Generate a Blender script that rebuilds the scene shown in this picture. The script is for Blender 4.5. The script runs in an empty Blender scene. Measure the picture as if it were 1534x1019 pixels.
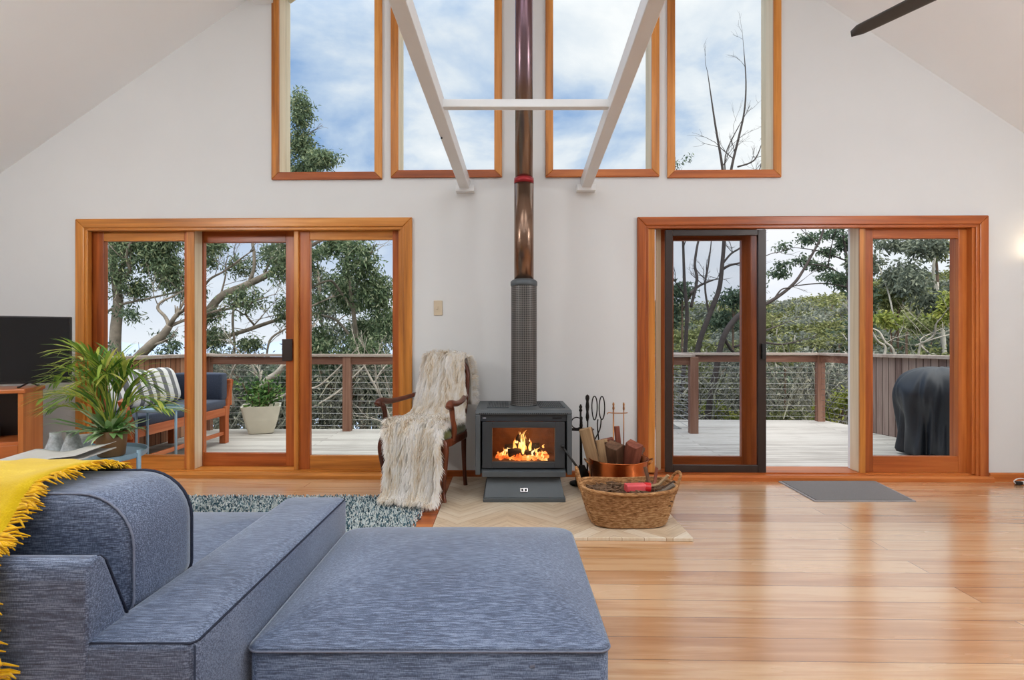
import bpy, bmesh, math, random
from mathutils import Vector, Matrix, Euler
R = random.Random(7)
PI = math.pi
sc = bpy.context.scene
COL = sc.collection
CX, CY, F, CH = 760.0, 514.0, 800.0, 1.1      # vanishing point, focal length (1534 x 1019 frame), eye height

def P(px, py, Y):
    return Vector(((px-CX)/F*Y, Y, CH-(py-CY)/F*Y))
def G(px, py, z=0.0):                          # a floor point at height z
    Y = (CH-z)*F/(py-CY)
    return P(px, py, Y)

# ------------------------------------------------------------------ wall frame (window wall is turned by about a degree)
A = math.atan(0.02)
WO = Vector((0, 4.33, 0))
WU = Vector((math.cos(A), -math.sin(A), 0)); WV = Vector((math.sin(A), math.cos(A), 0))
def W(px, py, v=0.0):                          # -> (u, v, z) in wall coordinates
    d = Vector(((px-CX)/F, 1, (CY-py)/F)); c = Vector((0, 0, CH)) - WO
    t = (v-c.dot(WV))/d.dot(WV)
    q = c + d*t
    return Vector((q.dot(WU), v, q.z))
def U(px, v=0.0): return W(px, CY, v).x
def Zw(py, px, v=0.0): return W(px, py, v).z
def WW(u, v, z): return WO + WU*u + WV*v + Vector((0, 0, z))

# ------------------------------------------------------------------ nodes / materials
def new_mat(name):
    m = bpy.data.materials.new(name); m.use_nodes = True
    nt = m.node_tree; nt.nodes.clear()
    out = nt.nodes.new('ShaderNodeOutputMaterial')
    return m, nt, out
def nd(nt, t, **kw):
    n = nt.nodes.new(t)
    for k, v in kw.items():
        if k in n.inputs: n.inputs[k].default_value = v
        else: setattr(n, k, v)
    return n
def lk(nt, a, b): nt.links.new(a, b)
def rgba(c): return (c[0], c[1], c[2], 1)
def srgb(r, g, b):
    f = lambda c: c/12.92 if c <= .04045 else ((c+.055)/1.055)**2.4
    return (f(r/255), f(g/255), f(b/255))
def ramp(nt, stops, fac=None):
    n = nt.nodes.new('ShaderNodeValToRGB'); e = n.color_ramp.elements
    while len(e) > 1: e.remove(e[-1])
    e[0].position = stops[0][0]; e[0].color = rgba(stops[0][1])
    for p, c in stops[1:]:
        k = e.new(p); k.color = rgba(c)
    if fac is not None: lk(nt, fac, n.inputs['Fac'])
    return n
def coords(nt, scale=(1,1,1), kind='Object'):
    tc = nt.nodes.new('ShaderNodeTexCoord'); mp = nd(nt, 'ShaderNodeMapping'); mp.inputs['Scale'].default_value = scale
    lk(nt, tc.outputs[kind], mp.inputs['Vector'])
    return mp.outputs['Vector']
def noise(nt, vec, scale, detail=3, rough=.55, dist=0):
    n = nd(nt, 'ShaderNodeTexNoise', Scale=scale, Detail=detail, Roughness=rough, Distortion=dist)
    lk(nt, vec, n.inputs['Vector'])
    return n.outputs['Fac']
def bsdf(nt, out, color=None, rough=.5, metal=0, spec=.5, sheen=0, coat=0):
    b = nd(nt, 'ShaderNodeBsdfPrincipled', Roughness=rough, Metallic=metal)
    b.inputs['Specular IOR Level'].default_value = spec
    b.inputs['Sheen Weight'].default_value = sheen
    b.inputs['Coat Weight'].default_value = coat
    if color is not None:
        if hasattr(color, 'links'): lk(nt, color, b.inputs['Base Color'])
        else: b.inputs['Base Color'].default_value = rgba(color)
    lk(nt, b.outputs[0], out.inputs['Surface'])
    return b
def bump(nt, b, h, strength=.3, dist=.01):
    n = nd(nt, 'ShaderNodeBump', Strength=strength, Distance=dist)
    lk(nt, h, n.inputs['Height']); lk(nt, n.outputs[0], b.inputs['Normal'])
M = {}
def plain(name, c, rough=.5, metal=0, spec=.5, var=.12, scale=9, bmp=0, sheen=0, coat=0):
    m, nt, out = new_mat(name)
    v = coords(nt); f = noise(nt, v, scale, 4)
    lo = tuple(x*(1-var) for x in c); hi = tuple(min(1, x*(1+var)) for x in c)
    r = ramp(nt, [(.3, lo), (.7, hi)], f)
    b = bsdf(nt, out, r.outputs[0], rough, metal, spec, sheen, coat)
    if bmp: bump(nt, b, noise(nt, v, scale*12, 3), bmp, .004)
    M[name] = m
    return m
def wood(name, dark, mid, light, axis, rough=.4, freq=26, coat=.0):
    m, nt, out = new_mat(name)
    s = [freq, freq, freq]; s[axis] = 1.1
    v = coords(nt, tuple(s))
    f1 = noise(nt, v, 1.0, 5, .6, .35)
    s2 = [5, 5, 5]; s2[axis] = .45
    f2 = noise(nt, coords(nt, tuple(s2)), 1.0, 2)
    mx = nd(nt, 'ShaderNodeMath', operation='ADD'); lk(nt, f1, mx.inputs[0]); lk(nt, f2, mx.inputs[1])
    hf = nd(nt, 'ShaderNodeMath', operation='MULTIPLY'); lk(nt, mx.outputs[0], hf.inputs[0]); hf.inputs[1].default_value = .5
    r = ramp(nt, [(.34, dark), (.5, mid), (.66, light)], hf.outputs[0])
    b = bsdf(nt, out, r.outputs[0], rough, 0, .4, 0, coat)
    bump(nt, b, f1, .06, .003)
    M[name] = m
    return m
def emission(name, c, s):
    m, nt, out = new_mat(name)
    e = nd(nt, 'ShaderNodeEmission', Strength=s); e.inputs['Color'].default_value = rgba(c)
    lk(nt, e.outputs[0], out.inputs['Surface']); M[name] = m
    return m

# ------------------------------------------------------------------ mesh builder
class MB:
    def __init__(s): s.v = []; s.f = []; s.m = []; s.mi = 0
    def add(s, vs, fs):
        o = len(s.v); s.v += [tuple(x) for x in vs]
        for f in fs: s.f.append(tuple(i+o for i in f)); s.m.append(s.mi)
        return s
    def box(s, x0, x1, y0, y1, z0, z1):
        vs = [(x, y, z) for z in (z0, z1) for y in (y0, y1) for x in (x0, x1)]
        return s.add(vs, [(0,2,3,1),(4,5,7,6),(0,1,5,4),(2,6,7,3),(0,4,6,2),(1,3,7,5)])
    def hexa(s, b, t):      # bottom quad, top quad (same winding, counter-clockwise from above)
        return s.add(list(b)+list(t), [(3,2,1,0),(4,5,6,7),(0,1,5,4),(1,2,6,5),(2,3,7,6),(3,0,4,7)])
    def obox(s, c, ax, ay, az):   # oriented box, half axes
        c, ax, ay, az = Vector(c), Vector(ax), Vector(ay), Vector(az)
        b = [c-ax-ay-az, c+ax-ay-az, c+ax+ay-az, c-ax+ay-az]
        return s.hexa(b, [p+az*2 for p in b])
    def bar(s, a, b, w, h, up=(0,0,1)):
        a, b = Vector(a), Vector(b); d = (b-a); L = d.length; d.normalize()
        sd = d.cross(Vector(up))
        if sd.length < 1e-4: sd = d.cross(Vector((0,1,0)))
        sd.normalize(); u = sd.cross(d)
        return s.obox((a+b)/2, d*L/2, sd*w/2, u*h/2)
    def tube(s, pts, rad, n=8, cap=True, closed=False):
        pts = [Vector(p) for p in pts]
        if not hasattr(rad, '__len__'): rad = [rad]*len(pts)
        o = len(s.v); k = len(pts); nrm = None
        for i, p in enumerate(pts):
            if closed: t = pts[(i+1) % k]-pts[i-1]
            else: t = pts[min(i+1, k-1)]-pts[max(i-1, 0)]
            if t.length < 1e-9: t = Vector((0,0,1))
            t.normalize()
            if nrm is None:
                nrm = t.cross(Vector((0,0,1)))
                if nrm.length < .1: nrm = t.cross(Vector((0,1,0)))
            else: nrm = nrm - t*nrm.dot(t)
            if nrm.length < 1e-6: nrm = t.orthogonal()
            nrm.normalize(); bn = t.cross(nrm)
            for j in range(n):
                a = 2*PI*j/n
                s.v.append(tuple(p+(nrm*math.cos(a)+bn*math.sin(a))*rad[i]))
        for i in range(k if closed else k-1):
            i2 = (i+1) % k
            for j in range(n):
                s.f.append((o+i*n+j, o+i*n+(j+1) % n, o+i2*n+(j+1) % n, o+i2*n+j)); s.m.append(s.mi)
        if cap and not closed:
            s.f.append(tuple(o+j for j in range(n-1, -1, -1))); s.m.append(s.mi)
            s.f.append(tuple(o+(k-1)*n+j for j in range(n))); s.m.append(s.mi)
        return s
    def lathe(s, prof, c=(0,0,0), n=28, cap=True):
        c = Vector(c); o = len(s.v); k = len(prof)
        for r, z in prof:
            for j in range(n):
                a = 2*PI*j/n; s.v.append((c.x+r*math.cos(a), c.y+r*math.sin(a), c.z+z))
        for i in range(k-1):
            for j in range(n):
                s.f.append((o+i*n+j, o+i*n+(j+1) % n, o+(i+1)*n+(j+1) % n, o+(i+1)*n+j)); s.m.append(s.mi)
        if cap:
            s.f.append(tuple(o+j for j in range(n-1, -1, -1))); s.m.append(s.mi)
            s.f.append(tuple(o+(k-1)*n+j for j in range(n))); s.m.append(s.mi)
        return s
    def rings(s, rings, cap0=True, cap1=True, closed=False):  # list of equal-length point loops
        o = len(s.v); n = len(rings[0]); k = len(rings)
        for r in rings: s.v += [tuple(p) for p in r]
        for i in range(k if closed else k-1):
            i2 = (i+1) % k
            for j in range(n):
                s.f.append((o+i*n+j, o+i*n+(j+1) % n, o+i2*n+(j+1) % n, o+i2*n+j)); s.m.append(s.mi)
        if cap0 and not closed: s.f.append(tuple(o+j for j in range(n-1, -1, -1))); s.m.append(s.mi)
        if cap1 and not closed: s.f.append(tuple(o+(k-1)*n+j for j in range(n))); s.m.append(s.mi)
        return s
    def grid(s, rows):      # rows of points, open sheet
        o = len(s.v); n = len(rows[0])
        for r in rows: s.v += [tuple(p) for p in r]
        for i in range(len(rows)-1):
            for j in range(n-1):
                s.f.append((o+i*n+j, o+i*n+j+1, o+(i+1)*n+j+1, o+(i+1)*n+j)); s.m.append(s.mi)
        return s
    def prism(s, poly, ax, t0, t1):   # poly of 2-D points extruded along axis ax (0: (y,z), 1: (x,z), 2: (x,y))
        def put(p, t):
            if ax == 0: return (t, p[0], p[1])
            if ax == 1: return (p[0], t, p[1])
            return (p[0], p[1], t)
        n = len(poly); o = len(s.v)
        s.v += [put(p, t0) for p in poly] + [put(p, t1) for p in poly]
        fs = [tuple(o+i for i in range(n)), tuple(o+n+i for i in range(n-1, -1, -1))]
        fs += [(o+(i+1) % n, o+i, o+n+i, o+n+(i+1) % n) for i in range(n)]
        for f in fs: s.f.append(f); s.m.append(s.mi)
        return s
    def build(s, name, mats, parent=None, smooth=False, bevel=0, seg=2, solid=0, subsurf=0, fix=True):
        me = bpy.data.meshes.new(name)
        me.from_pydata(s.v, [], s.f)
        if not isinstance(mats, (list, tuple)): mats = [mats]
        for m in mats: me.materials.append(M[m] if isinstance(m, str) else m)
        if len(mats) > 1:
            me.polygons.foreach_set('material_index', s.m)
        if fix and len(s.f) < 60000:
            bm = bmesh.new(); bm.from_mesh(me); bmesh.ops.recalc_face_normals(bm, faces=bm.faces); bm.to_mesh(me); bm.free()
        if smooth: me.polygons.foreach_set('use_smooth', [True]*len(me.polygons))
        me.update()
        o = bpy.data.objects.new(name, me); COL.objects.link(o)
        if parent is not None: o.parent = parent
        if solid:
            md = o.modifiers.new('solid', 'SOLIDIFY'); md.thickness = solid; md.offset = 0
        if subsurf:
            md = o.modifiers.new('sub', 'SUBSURF'); md.levels = subsurf; md.render_levels = subsurf
        if bevel:
            md = o.modifiers.new('bevel', 'BEVEL'); md.width = bevel; md.segments = seg; md.limit_method = 'ANGLE'; md.angle_limit = .6
            md.harden_normals = False
        return o
def empty(name, loc=(0,0,0), rz=0, rot=None):
    o = bpy.data.objects.new(name, None); COL.objects.link(o); o.location = loc
    o.rotation_euler = rot if rot else (0, 0, rz); o.empty_display_size = .1
    return o
def tag(o, label, cat, group=None, kind=None):
    o['label'] = label; o['category'] = cat
    if group: o['group'] = group
    if kind: o['kind'] = kind
    return o
def thing(name, label, cat, loc=(0,0,0), rz=0, group=None, rot=None):
    return tag(empty(name, loc, rz, rot), label, cat, group)
def struct(o, label=None, cat=None):
    o['kind'] = 'structure'
    if label: o['label'] = label
    if cat: o['category'] = cat
    return o
def copy_tree(o, parent=None):
    c = o.copy(); COL.objects.link(c)
    if parent is not None: c.parent = parent
    for ch in list(o.children): copy_tree(ch, c)
    return c
def onwall(o): o.location = WO; o.rotation_euler = (0, 0, -A); return o
def arc(c, r, a0, a1, n, plane='xz'):
    out = []
    for i in range(n+1):
        a = a0+(a1-a0)*i/n; p = (r*math.cos(a), r*math.sin(a))
        if plane == 'xz': out.append(Vector(c)+Vector((p[0], 0, p[1])))
        elif plane == 'xy': out.append(Vector(c)+Vector((p[0], p[1], 0)))
        else: out.append(Vector(c)+Vector((0, p[0], p[1])))
    return out
def smooth_path(pts, n=6):      # Catmull-Rom through tuples of any length
    pts = [tuple(p) for p in pts]; out = []
    for i in range(len(pts)-1):
        p0, p1, p2, p3 = pts[max(i-1,0)], pts[i], pts[i+1], pts[min(i+2, len(pts)-1)]
        for k in range(n):
            t = k/n
            out.append(tuple(.5*((2*b)+(-a+c)*t+(2*a-5*b+4*c-d)*t*t+(-a+3*b-3*c+d)*t**3) for a, b, c, d in zip(p0, p1, p2, p3)))
    out.append(pts[-1])
    return out
def rrect(x0, x1, y0, y1, r, n=6):     # rounded rectangle loop, r scalar or 4 radii (from x0,y0 counter-clockwise)
    if not hasattr(r, '__len__'): r = [r]*4
    out = []
    for (cx, cy, a0), rr in zip(((x0, y0, PI), (x1, y0, 1.5*PI), (x1, y1, 0), (x0, y1, .5*PI)), r):
        ox = cx+(rr if cx == x0 else -rr); oy = cy+(rr if cy == y0 else -rr)
        for i in range(n+1):
            a = a0+.5*PI*i/n; out.append((ox+rr*math.cos(a), oy+rr*math.sin(a)))
    return out
# ------------------------------------------------------------------ materials
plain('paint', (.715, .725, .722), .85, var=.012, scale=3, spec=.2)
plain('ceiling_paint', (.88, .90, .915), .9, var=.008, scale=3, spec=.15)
plain('white_gloss', (.775, .79, .795), .35, var=.015)
cd, cm, cl = srgb(146, 86, 34), srgb(202, 130, 56), srgb(226, 162, 88)
for nm, ax in (('cedar_x', 0), ('cedar_y', 1), ('cedar_z', 2)): wood(nm, cd, cm, cl, ax, .32, 24)
rd, rm, rl = srgb(120, 56, 22), srgb(172, 90, 38), srgb(200, 120, 58)
for nm, ax in (('redwood_x', 0), ('redwood_z', 2)): wood(nm, rd, rm, rl, ax, .32, 24)
for nm, ax in (('daylit_wood_x', 0), ('daylit_wood_z', 2)): wood(nm, srgb(206, 186, 150), srgb(226, 208, 176), srgb(238, 226, 200), ax, .45, 24)  # daylight on reveals and post sides is put into this pale colour
wood('mahogany', srgb(58, 26, 16), srgb(92, 44, 26), srgb(124, 66, 40), 2, .28, 30)
wood('cabinet_wood', srgb(150, 78, 38), srgb(184, 104, 54), srgb(205, 128, 72), 0, .35, 14)
wood('cabinet_side', srgb(160, 88, 42), srgb(196, 120, 62), srgb(214, 142, 84), 2, .35, 14)
for nm, ax in (('deckpost', 2), ('deckrail', 0)): wood(nm, srgb(92, 58, 44), srgb(124, 84, 66), srgb(158, 122, 102), ax, .6, 30)
wood('railtop', srgb(150, 132, 120), srgb(172, 156, 144), srgb(190, 176, 164), 0, .65, 30)
for nm, ax in (('benchwood', 1), ('benchwood_z', 2)): wood(nm, srgb(150, 72, 38), srgb(182, 96, 54), srgb(204, 122, 76), ax, .5, 30)
for nm, a, b, c in (('split_pale', (150,118,84),(182,150,112),(204,178,142)), ('split_dark', (70,48,34),(104,74,54),(140,104,76)), ('split_red', (96,48,34),(134,74,56),(160,104,84))):
    wood(nm, srgb(*a), srgb(*b), srgb(*c), 2, .75, 40)
plain('bark_log', srgb(84, 62, 46), .9, var=.45, scale=30, bmp=.5)
plain('fly_brown', srgb(44, 30, 24), .4, var=.1)
plain('dark_metal', srgb(34, 33, 34), .45, .6, var=.15)
plain('iron', srgb(40, 36, 33), .5, .7, var=.25, scale=25)
plain('stove_grey', srgb(84, 90, 94), .5, .25, var=.06, scale=6)
plain('stove_dark', srgb(58, 62, 66), .45, .25, var=.08)
plain('stove_hole', srgb(18, 18, 19), .8, var=.1)
plain('firebrick', srgb(120, 84, 56), .9, var=.3, scale=14)
plain('chrome', (.75, .75, .76), .2, 1, var=.05)
plain('fan_grey', srgb(74, 74, 74), .5, var=.1)
plain('copper', srgb(196, 110, 62), .22, 1, var=.25, scale=7, bmp=.12)
plain('brass', srgb(176, 122, 78), .35, 1, var=.15)
plain('black_plastic', srgb(16, 16, 18), .4, var=.1)
plain('beige_plastic', srgb(206, 190, 164), .4, var=.03)
plain('navy_fabric', srgb(58, 66, 84), .9, var=.15, scale=60, spec=.2, sheen=.2)
plain('pale_blue', srgb(142, 172, 192), .35, var=.03)
plain('cream_pot', srgb(214, 208, 190), .6, var=.04)
plain('brown_pot', srgb(128, 92, 56), .5, var=.12, scale=5)
plain('speckle', srgb(182, 186, 188), .5, var=.32, scale=55)
plain('paper', srgb(196, 194, 190), .6, var=.05, scale=14)
plain('candle_wax', srgb(240, 226, 196), .5, var=.03)
plain('soil', srgb(52, 40, 30), .95, var=.3, scale=30)
plain('green_velvet', srgb(96, 98, 44), .75, var=.3, scale=40, sheen=.4)
plain('red_plastic', srgb(206, 30, 34), .35, var=.06)
plain('pink_label', srgb(226, 90, 96), .4, var=.15)
plain('vinyl_cover', srgb(30, 33, 40), .42, var=.2, scale=8, bmp=.15)
plain('grey_rubber', srgb(118, 115, 114), .9, var=.1, scale=120, bmp=.3)
plain('mat_edge', srgb(150, 146, 146), .7, var=.05)
plain('steel_cable', srgb(176, 176, 174), .35, .8, var=.05)
plain('roof_dark', srgb(70, 70, 74), .8, var=.1)
plain('twig', srgb(110, 84, 62), .9, var=.35, scale=20)
emission('candle_flame', (1, .72, .36), 4)
emission('opal', (.98, .985, 1), 78)  # glow of the unseen globes added to fill the room
emission('lamp_glow', (1, .78, .5), 3)

def glass_mat(name, tint, gloss=.03):
    m, nt, out = new_mat(name)
    t = nd(nt, 'ShaderNodeBsdfTransparent'); t.inputs[0].default_value = rgba(tint)
    g = nd(nt, 'ShaderNodeBsdfGlossy', Roughness=.02)
    mx = nd(nt, 'ShaderNodeMixShader'); mx.inputs[0].default_value = gloss
    lk(nt, t.outputs[0], mx.inputs[1]); lk(nt, g.outputs[0], mx.inputs[2]); lk(nt, mx.outputs[0], out.inputs[0])
    M[name] = m
glass_mat('glass', (.97, .985, .98), .0003); glass_mat('stove_glass', (.92, .86, .8), .035); glass_mat('fly_mesh', (.84, .85, .88), .002)

# floor boards: long honey boards with tight dark joints
m, nt, out = new_mat('floor_boards'); M['floor_boards'] = m
v = coords(nt)
br = nd(nt, 'ShaderNodeTexBrick'); br.offset = .43; br.offset_frequency = 2
for k, x in (('Scale', 1), ('Mortar Size', .0016), ('Mortar Smooth', .2), ('Bias', 0), ('Brick Width', 3.6), ('Row Height', .145)): br.inputs[k].default_value = x
br.inputs['Color1'].default_value = (0, 0, 0, 1); br.inputs['Color2'].default_value = (1, 1, 1, 1); br.inputs['Mortar'].default_value = (.5, .5, .5, 1)
lk(nt, v, br.inputs['Vector'])
g1 = noise(nt, coords(nt, (1.6, 22, 1)), 1.0, 5, .6, .6)
g2 = noise(nt, coords(nt, (.9, 7, 1)), 1.0, 2)
a1 = nd(nt, 'ShaderNodeMath', operation='MULTIPLY_ADD'); lk(nt, br.outputs['Color'], a1.inputs[0]); a1.inputs[1].default_value = .34; lk(nt, g1, a1.inputs[2])
a2 = nd(nt, 'ShaderNodeMath', operation='MULTIPLY_ADD'); lk(nt, g2, a2.inputs[0]); a2.inputs[1].default_value = .4; lk(nt, a1.outputs[0], a2.inputs[2])
r = ramp(nt, [(.45, srgb(168, 116, 74)), (.8, srgb(196, 147, 102)), (1.08, srgb(214, 174, 132))], a2.outputs[0])
r.color_ramp.elements[2].position = 1.0
mx = nd(nt, 'ShaderNodeMix', data_type='RGBA'); lk(nt, br.outputs['Fac'], mx.inputs[0]); lk(nt, r.outputs[0], mx.inputs[6]); mx.inputs[7].default_value = rgba(srgb(104, 62, 34))
b = bsdf(nt, out, mx.outputs[2], .3, 0, .5, 0, 1.0); b.inputs['Coat IOR'].default_value = 1.75; b.inputs['Coat Roughness'].default_value = .2
rr = nd(nt, 'ShaderNodeMapRange'); rr.inputs[3].default_value = .2; rr.inputs[4].default_value = .32; lk(nt, g2, rr.inputs[0]); lk(nt, rr.outputs[0], b.inputs['Roughness'])
bump(nt, b, br.outputs['Fac'], -.25, .002)

# hearth tile: pale timber-look planks laid in a herringbone
m, nt, out = new_mat('hearth_tile'); M['hearth_tile'] = m
tc = nt.nodes.new('ShaderNodeTexCoord')
sp = nt.nodes.new('ShaderNodeSeparateXYZ'); lk(nt, tc.outputs['Object'], sp.inputs[0])
pp = nd(nt, 'ShaderNodeMath', operation='PINGPONG'); lk(nt, sp.outputs[0], pp.inputs[0]); pp.inputs[1].default_value = .30
ad = nd(nt, 'ShaderNodeMath', operation='ADD'); lk(nt, pp.outputs[0], ad.inputs[0]); lk(nt, sp.outputs[1], ad.inputs[1])
sub = nd(nt, 'ShaderNodeMath', operation='SUBTRACT'); lk(nt, pp.outputs[0], sub.inputs[0]); lk(nt, sp.outputs[1], sub.inputs[1])
cb = nt.nodes.new('ShaderNodeCombineXYZ'); lk(nt, sub.outputs[0], cb.inputs[0]); lk(nt, ad.outputs[0], cb.inputs[1])
br = nd(nt, 'ShaderNodeTexBrick'); lk(nt, cb.outputs[0], br.inputs['Vector'])
for k, x in (('Scale', 1), ('Mortar Size', .002), ('Brick Width', 2.0), ('Row Height', .12)): br.inputs[k].default_value = x
br.inputs['Color1'].default_value = (0, 0, 0, 1); br.inputs['Color2'].default_value = (1, 1, 1, 1)
mp = nd(nt, 'ShaderNodeMapping'); mp.inputs['Scale'].default_value = (2.5, 26, 1); lk(nt, cb.outputs[0], mp.inputs[0])
g1 = noise(nt, mp.outputs[0], 1, 4, .6, .5)
a1 = nd(nt, 'ShaderNodeMath', operation='MULTIPLY_ADD'); lk(nt, br.outputs['Color'], a1.inputs[0]); a1.inputs[1].default_value = .35; lk(nt, g1, a1.inputs[2])
r = ramp(nt, [(.3, srgb(182, 158, 128)), (.6, srgb(212, 192, 164)), (.95, srgb(228, 216, 196))], a1.outputs[0])
mx = nd(nt, 'ShaderNodeMix', data_type='RGBA'); lk(nt, br.outputs['Fac'], mx.inputs[0]); lk(nt, r.outputs[0], mx.inputs[6]); mx.inputs[7].default_value = rgba(srgb(170, 140, 104))
bsdf(nt, out, mx.outputs[2], .38)

# blue-grey slub weave of the sofa
m, nt, out = new_mat('sofa_weave'); M['sofa_weave'] = m
f1 = noise(nt, coords(nt, (24, 300, 420)), 1, 3, .65); f2 = noise(nt, coords(nt, (500, 500, 120)), 1, 2)
f3 = noise(nt, coords(nt, (3, 3, 3)), 1, 2)
a1 = nd(nt, 'ShaderNodeMath', operation='MULTIPLY_ADD'); lk(nt, f2, a1.inputs[0]); a1.inputs[1].default_value = .45; lk(nt, f1, a1.inputs[2])
a2 = nd(nt, 'ShaderNodeMath', operation='MULTIPLY_ADD'); lk(nt, f3, a2.inputs[0]); a2.inputs[1].default_value = .2; lk(nt, a1.outputs[0], a2.inputs[2])
r = ramp(nt, [(.5, srgb(36, 43, 58)), (.78, srgb(77, 91, 118)), (1.0, srgb(138, 154, 182))], a2.outputs[0])
b = bsdf(nt, out, r.outputs[0], .58, 0, .55, 1.0); b.inputs['Sheen Roughness'].default_value = .34; b.inputs['Sheen Tint'].default_value = (.78, .88, 1, 1); bump(nt, b, a1.outputs[0], .25, .002)
plain('sofa_piping', srgb(52, 58, 74), .9, var=.2, scale=80, spec=.15)
plain('sofa_seam', srgb(128, 136, 156), .9, var=.12, scale=80, spec=.15)

# mustard wool throw
m, nt, out = new_mat('mustard_wool'); M['mustard_wool'] = m
f1 = noise(nt, coords(nt, (300, 300, 300)), 1, 2); f2 = noise(nt, coords(nt, (12, 12, 12)), 1, 3)
a1 = nd(nt, 'ShaderNodeMath', operation='MULTIPLY_ADD'); lk(nt, f1, a1.inputs[0]); a1.inputs[1].default_value = .6; lk(nt, f2, a1.inputs[2])
r = ramp(nt, [(.35, srgb(200, 162, 10)), (.85, srgb(220, 186, 22)), (1.0, srgb(230, 200, 48))], a1.outputs[0])
b = bsdf(nt, out, r.outputs[0], .95, 0, .1, .3); bump(nt, b, f1, .4, .003)
plain('mustard_fringe', srgb(226, 176, 20), .95, var=.22, scale=60, spec=.1, sheen=.3)

def island(name, stops, rough=.6, transl=0, spec=.3, pos=None):
    m, nt, out = new_mat(name)
    g = nt.nodes.new('ShaderNodeNewGeometry'); src = g.outputs['Random Per Island']
    if pos:
        f = noise(nt, coords(nt, pos), 1, 2)
        a = nd(nt, 'ShaderNodeMath', operation='MULTIPLY_ADD'); lk(nt, src, a.inputs[0]); a.inputs[1].default_value = .45
        s_ = nd(nt, 'ShaderNodeMath', operation='MULTIPLY_ADD'); lk(nt, f, s_.inputs[0]); s_.inputs[1].default_value = 1.5; s_.inputs[2].default_value = -.48
        lk(nt, s_.outputs[0], a.inputs[2]); src = a.outputs[0]
    r = ramp(nt, stops, src)
    b = bsdf(nt, out, r.outputs[0], rough, 0, spec)
    if transl:
        t = nd(nt, 'ShaderNodeBsdfTranslucent'); lk(nt, r.outputs[0], t.inputs[0])
        mx = nd(nt, 'ShaderNodeMixShader'); mx.inputs[0].default_value = transl
        lk(nt, b.outputs[0], mx.inputs[1]); lk(nt, t.outputs[0], mx.inputs[2]); lk(nt, mx.outputs[0], out.inputs[0])
    M[name] = m
island('fur', [(.0, srgb(186, 156, 120)), (.14, srgb(226, 208, 180)), (.36, srgb(242, 235, 222)), (.7, srgb(250, 248, 245))], .8, .25, .1, (14, 9, 4))
island('rug_pile', [(0, srgb(48, 72, 86)), (.38, srgb(96, 128, 140)), (.5, srgb(196, 208, 210)), (1, srgb(236, 238, 234))], .95, 0, .05)
island('gum_leaf', [(0, srgb(66, 82, 60)), (.5, srgb(104, 122, 90)), (.85, srgb(150, 164, 126)), (1, srgb(182, 182, 136))], .55, .3)
island('dark_leaf', [(0, srgb(50, 68, 54)), (.6, srgb(86, 106, 82)), (1, srgb(134, 146, 114))], .55, .25)
island('grey_leaf', [(0, srgb(74, 82, 72)), (.6, srgb(112, 120, 102)), (1, srgb(150, 152, 128))], .6, .25)
island('olive_leaf', [(0, srgb(70, 78, 44)), (.6, srgb(112, 120, 72)), (1, srgb(160, 160, 104))], .6, .25)
island('lime_leaf', [(0, srgb(96, 112, 46)), (.6, srgb(148, 156, 72)), (1, srgb(192, 188, 100))], .55, .3)
island('pot_leaf', [(0, srgb(50, 86, 40)), (.6, srgb(92, 134, 68)), (1, srgb(150, 176, 104))], .45, .25)
island('palm_leaf', [(0, srgb(64, 104, 40)), (.4, srgb(122, 160, 66)), (.75, srgb(182, 198, 84)), (1, srgb(222, 214, 122))], .4, .35)
island('fern_leaf', [(0, srgb(84, 128, 66)), (.5, srgb(138, 178, 108)), (1, srgb(214, 226, 194))], .45, .25)
island('scrub', [(0, srgb(78, 77, 70)), (.5, srgb(114, 114, 102)), (.85, srgb(150, 148, 128)), (1, srgb(186, 180, 158))], .8, .15, .2)
island('bushy_leaf', [(0, srgb(58, 78, 58)), (.5, srgb(100, 120, 84)), (.85, srgb(146, 160, 120)), (1, srgb(190, 192, 160))], .5, .3)
island('hill_olive', [(0, srgb(84, 90, 56)), (.6, srgb(136, 142, 88)), (1, srgb(176, 174, 122))], .7, .3, .2)
island('hill_grey', [(0, srgb(92, 98, 90)), (.6, srgb(132, 138, 124)), (1, srgb(170, 170, 152))], .7, .3, .2)
island('hill_dark', [(0, srgb(64, 80, 66)), (.6, srgb(98, 114, 92)), (1, srgb(138, 148, 120))], .7, .3, .2)
plain('bark_twig', srgb(172, 162, 148), .9, var=.3, scale=7)
plain('bark_grey', srgb(134, 122, 108), .9, var=.35, scale=7, bmp=.3)
plain('bark_brown', srgb(104, 84, 68), .9, var=.35, scale=7, bmp=.3)
plain('bark_pale', srgb(190, 182, 168), .85, var=.22, scale=7)
plain('bark_dark', srgb(70, 62, 58), .9, var=.3, scale=9)
plain('earth', srgb(84, 84, 66), .95, var=.35, scale=1.2)
plain('far_hill', srgb(168, 182, 206), .95, var=.1, scale=.01)  # distance haze mixed into the blue

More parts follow.
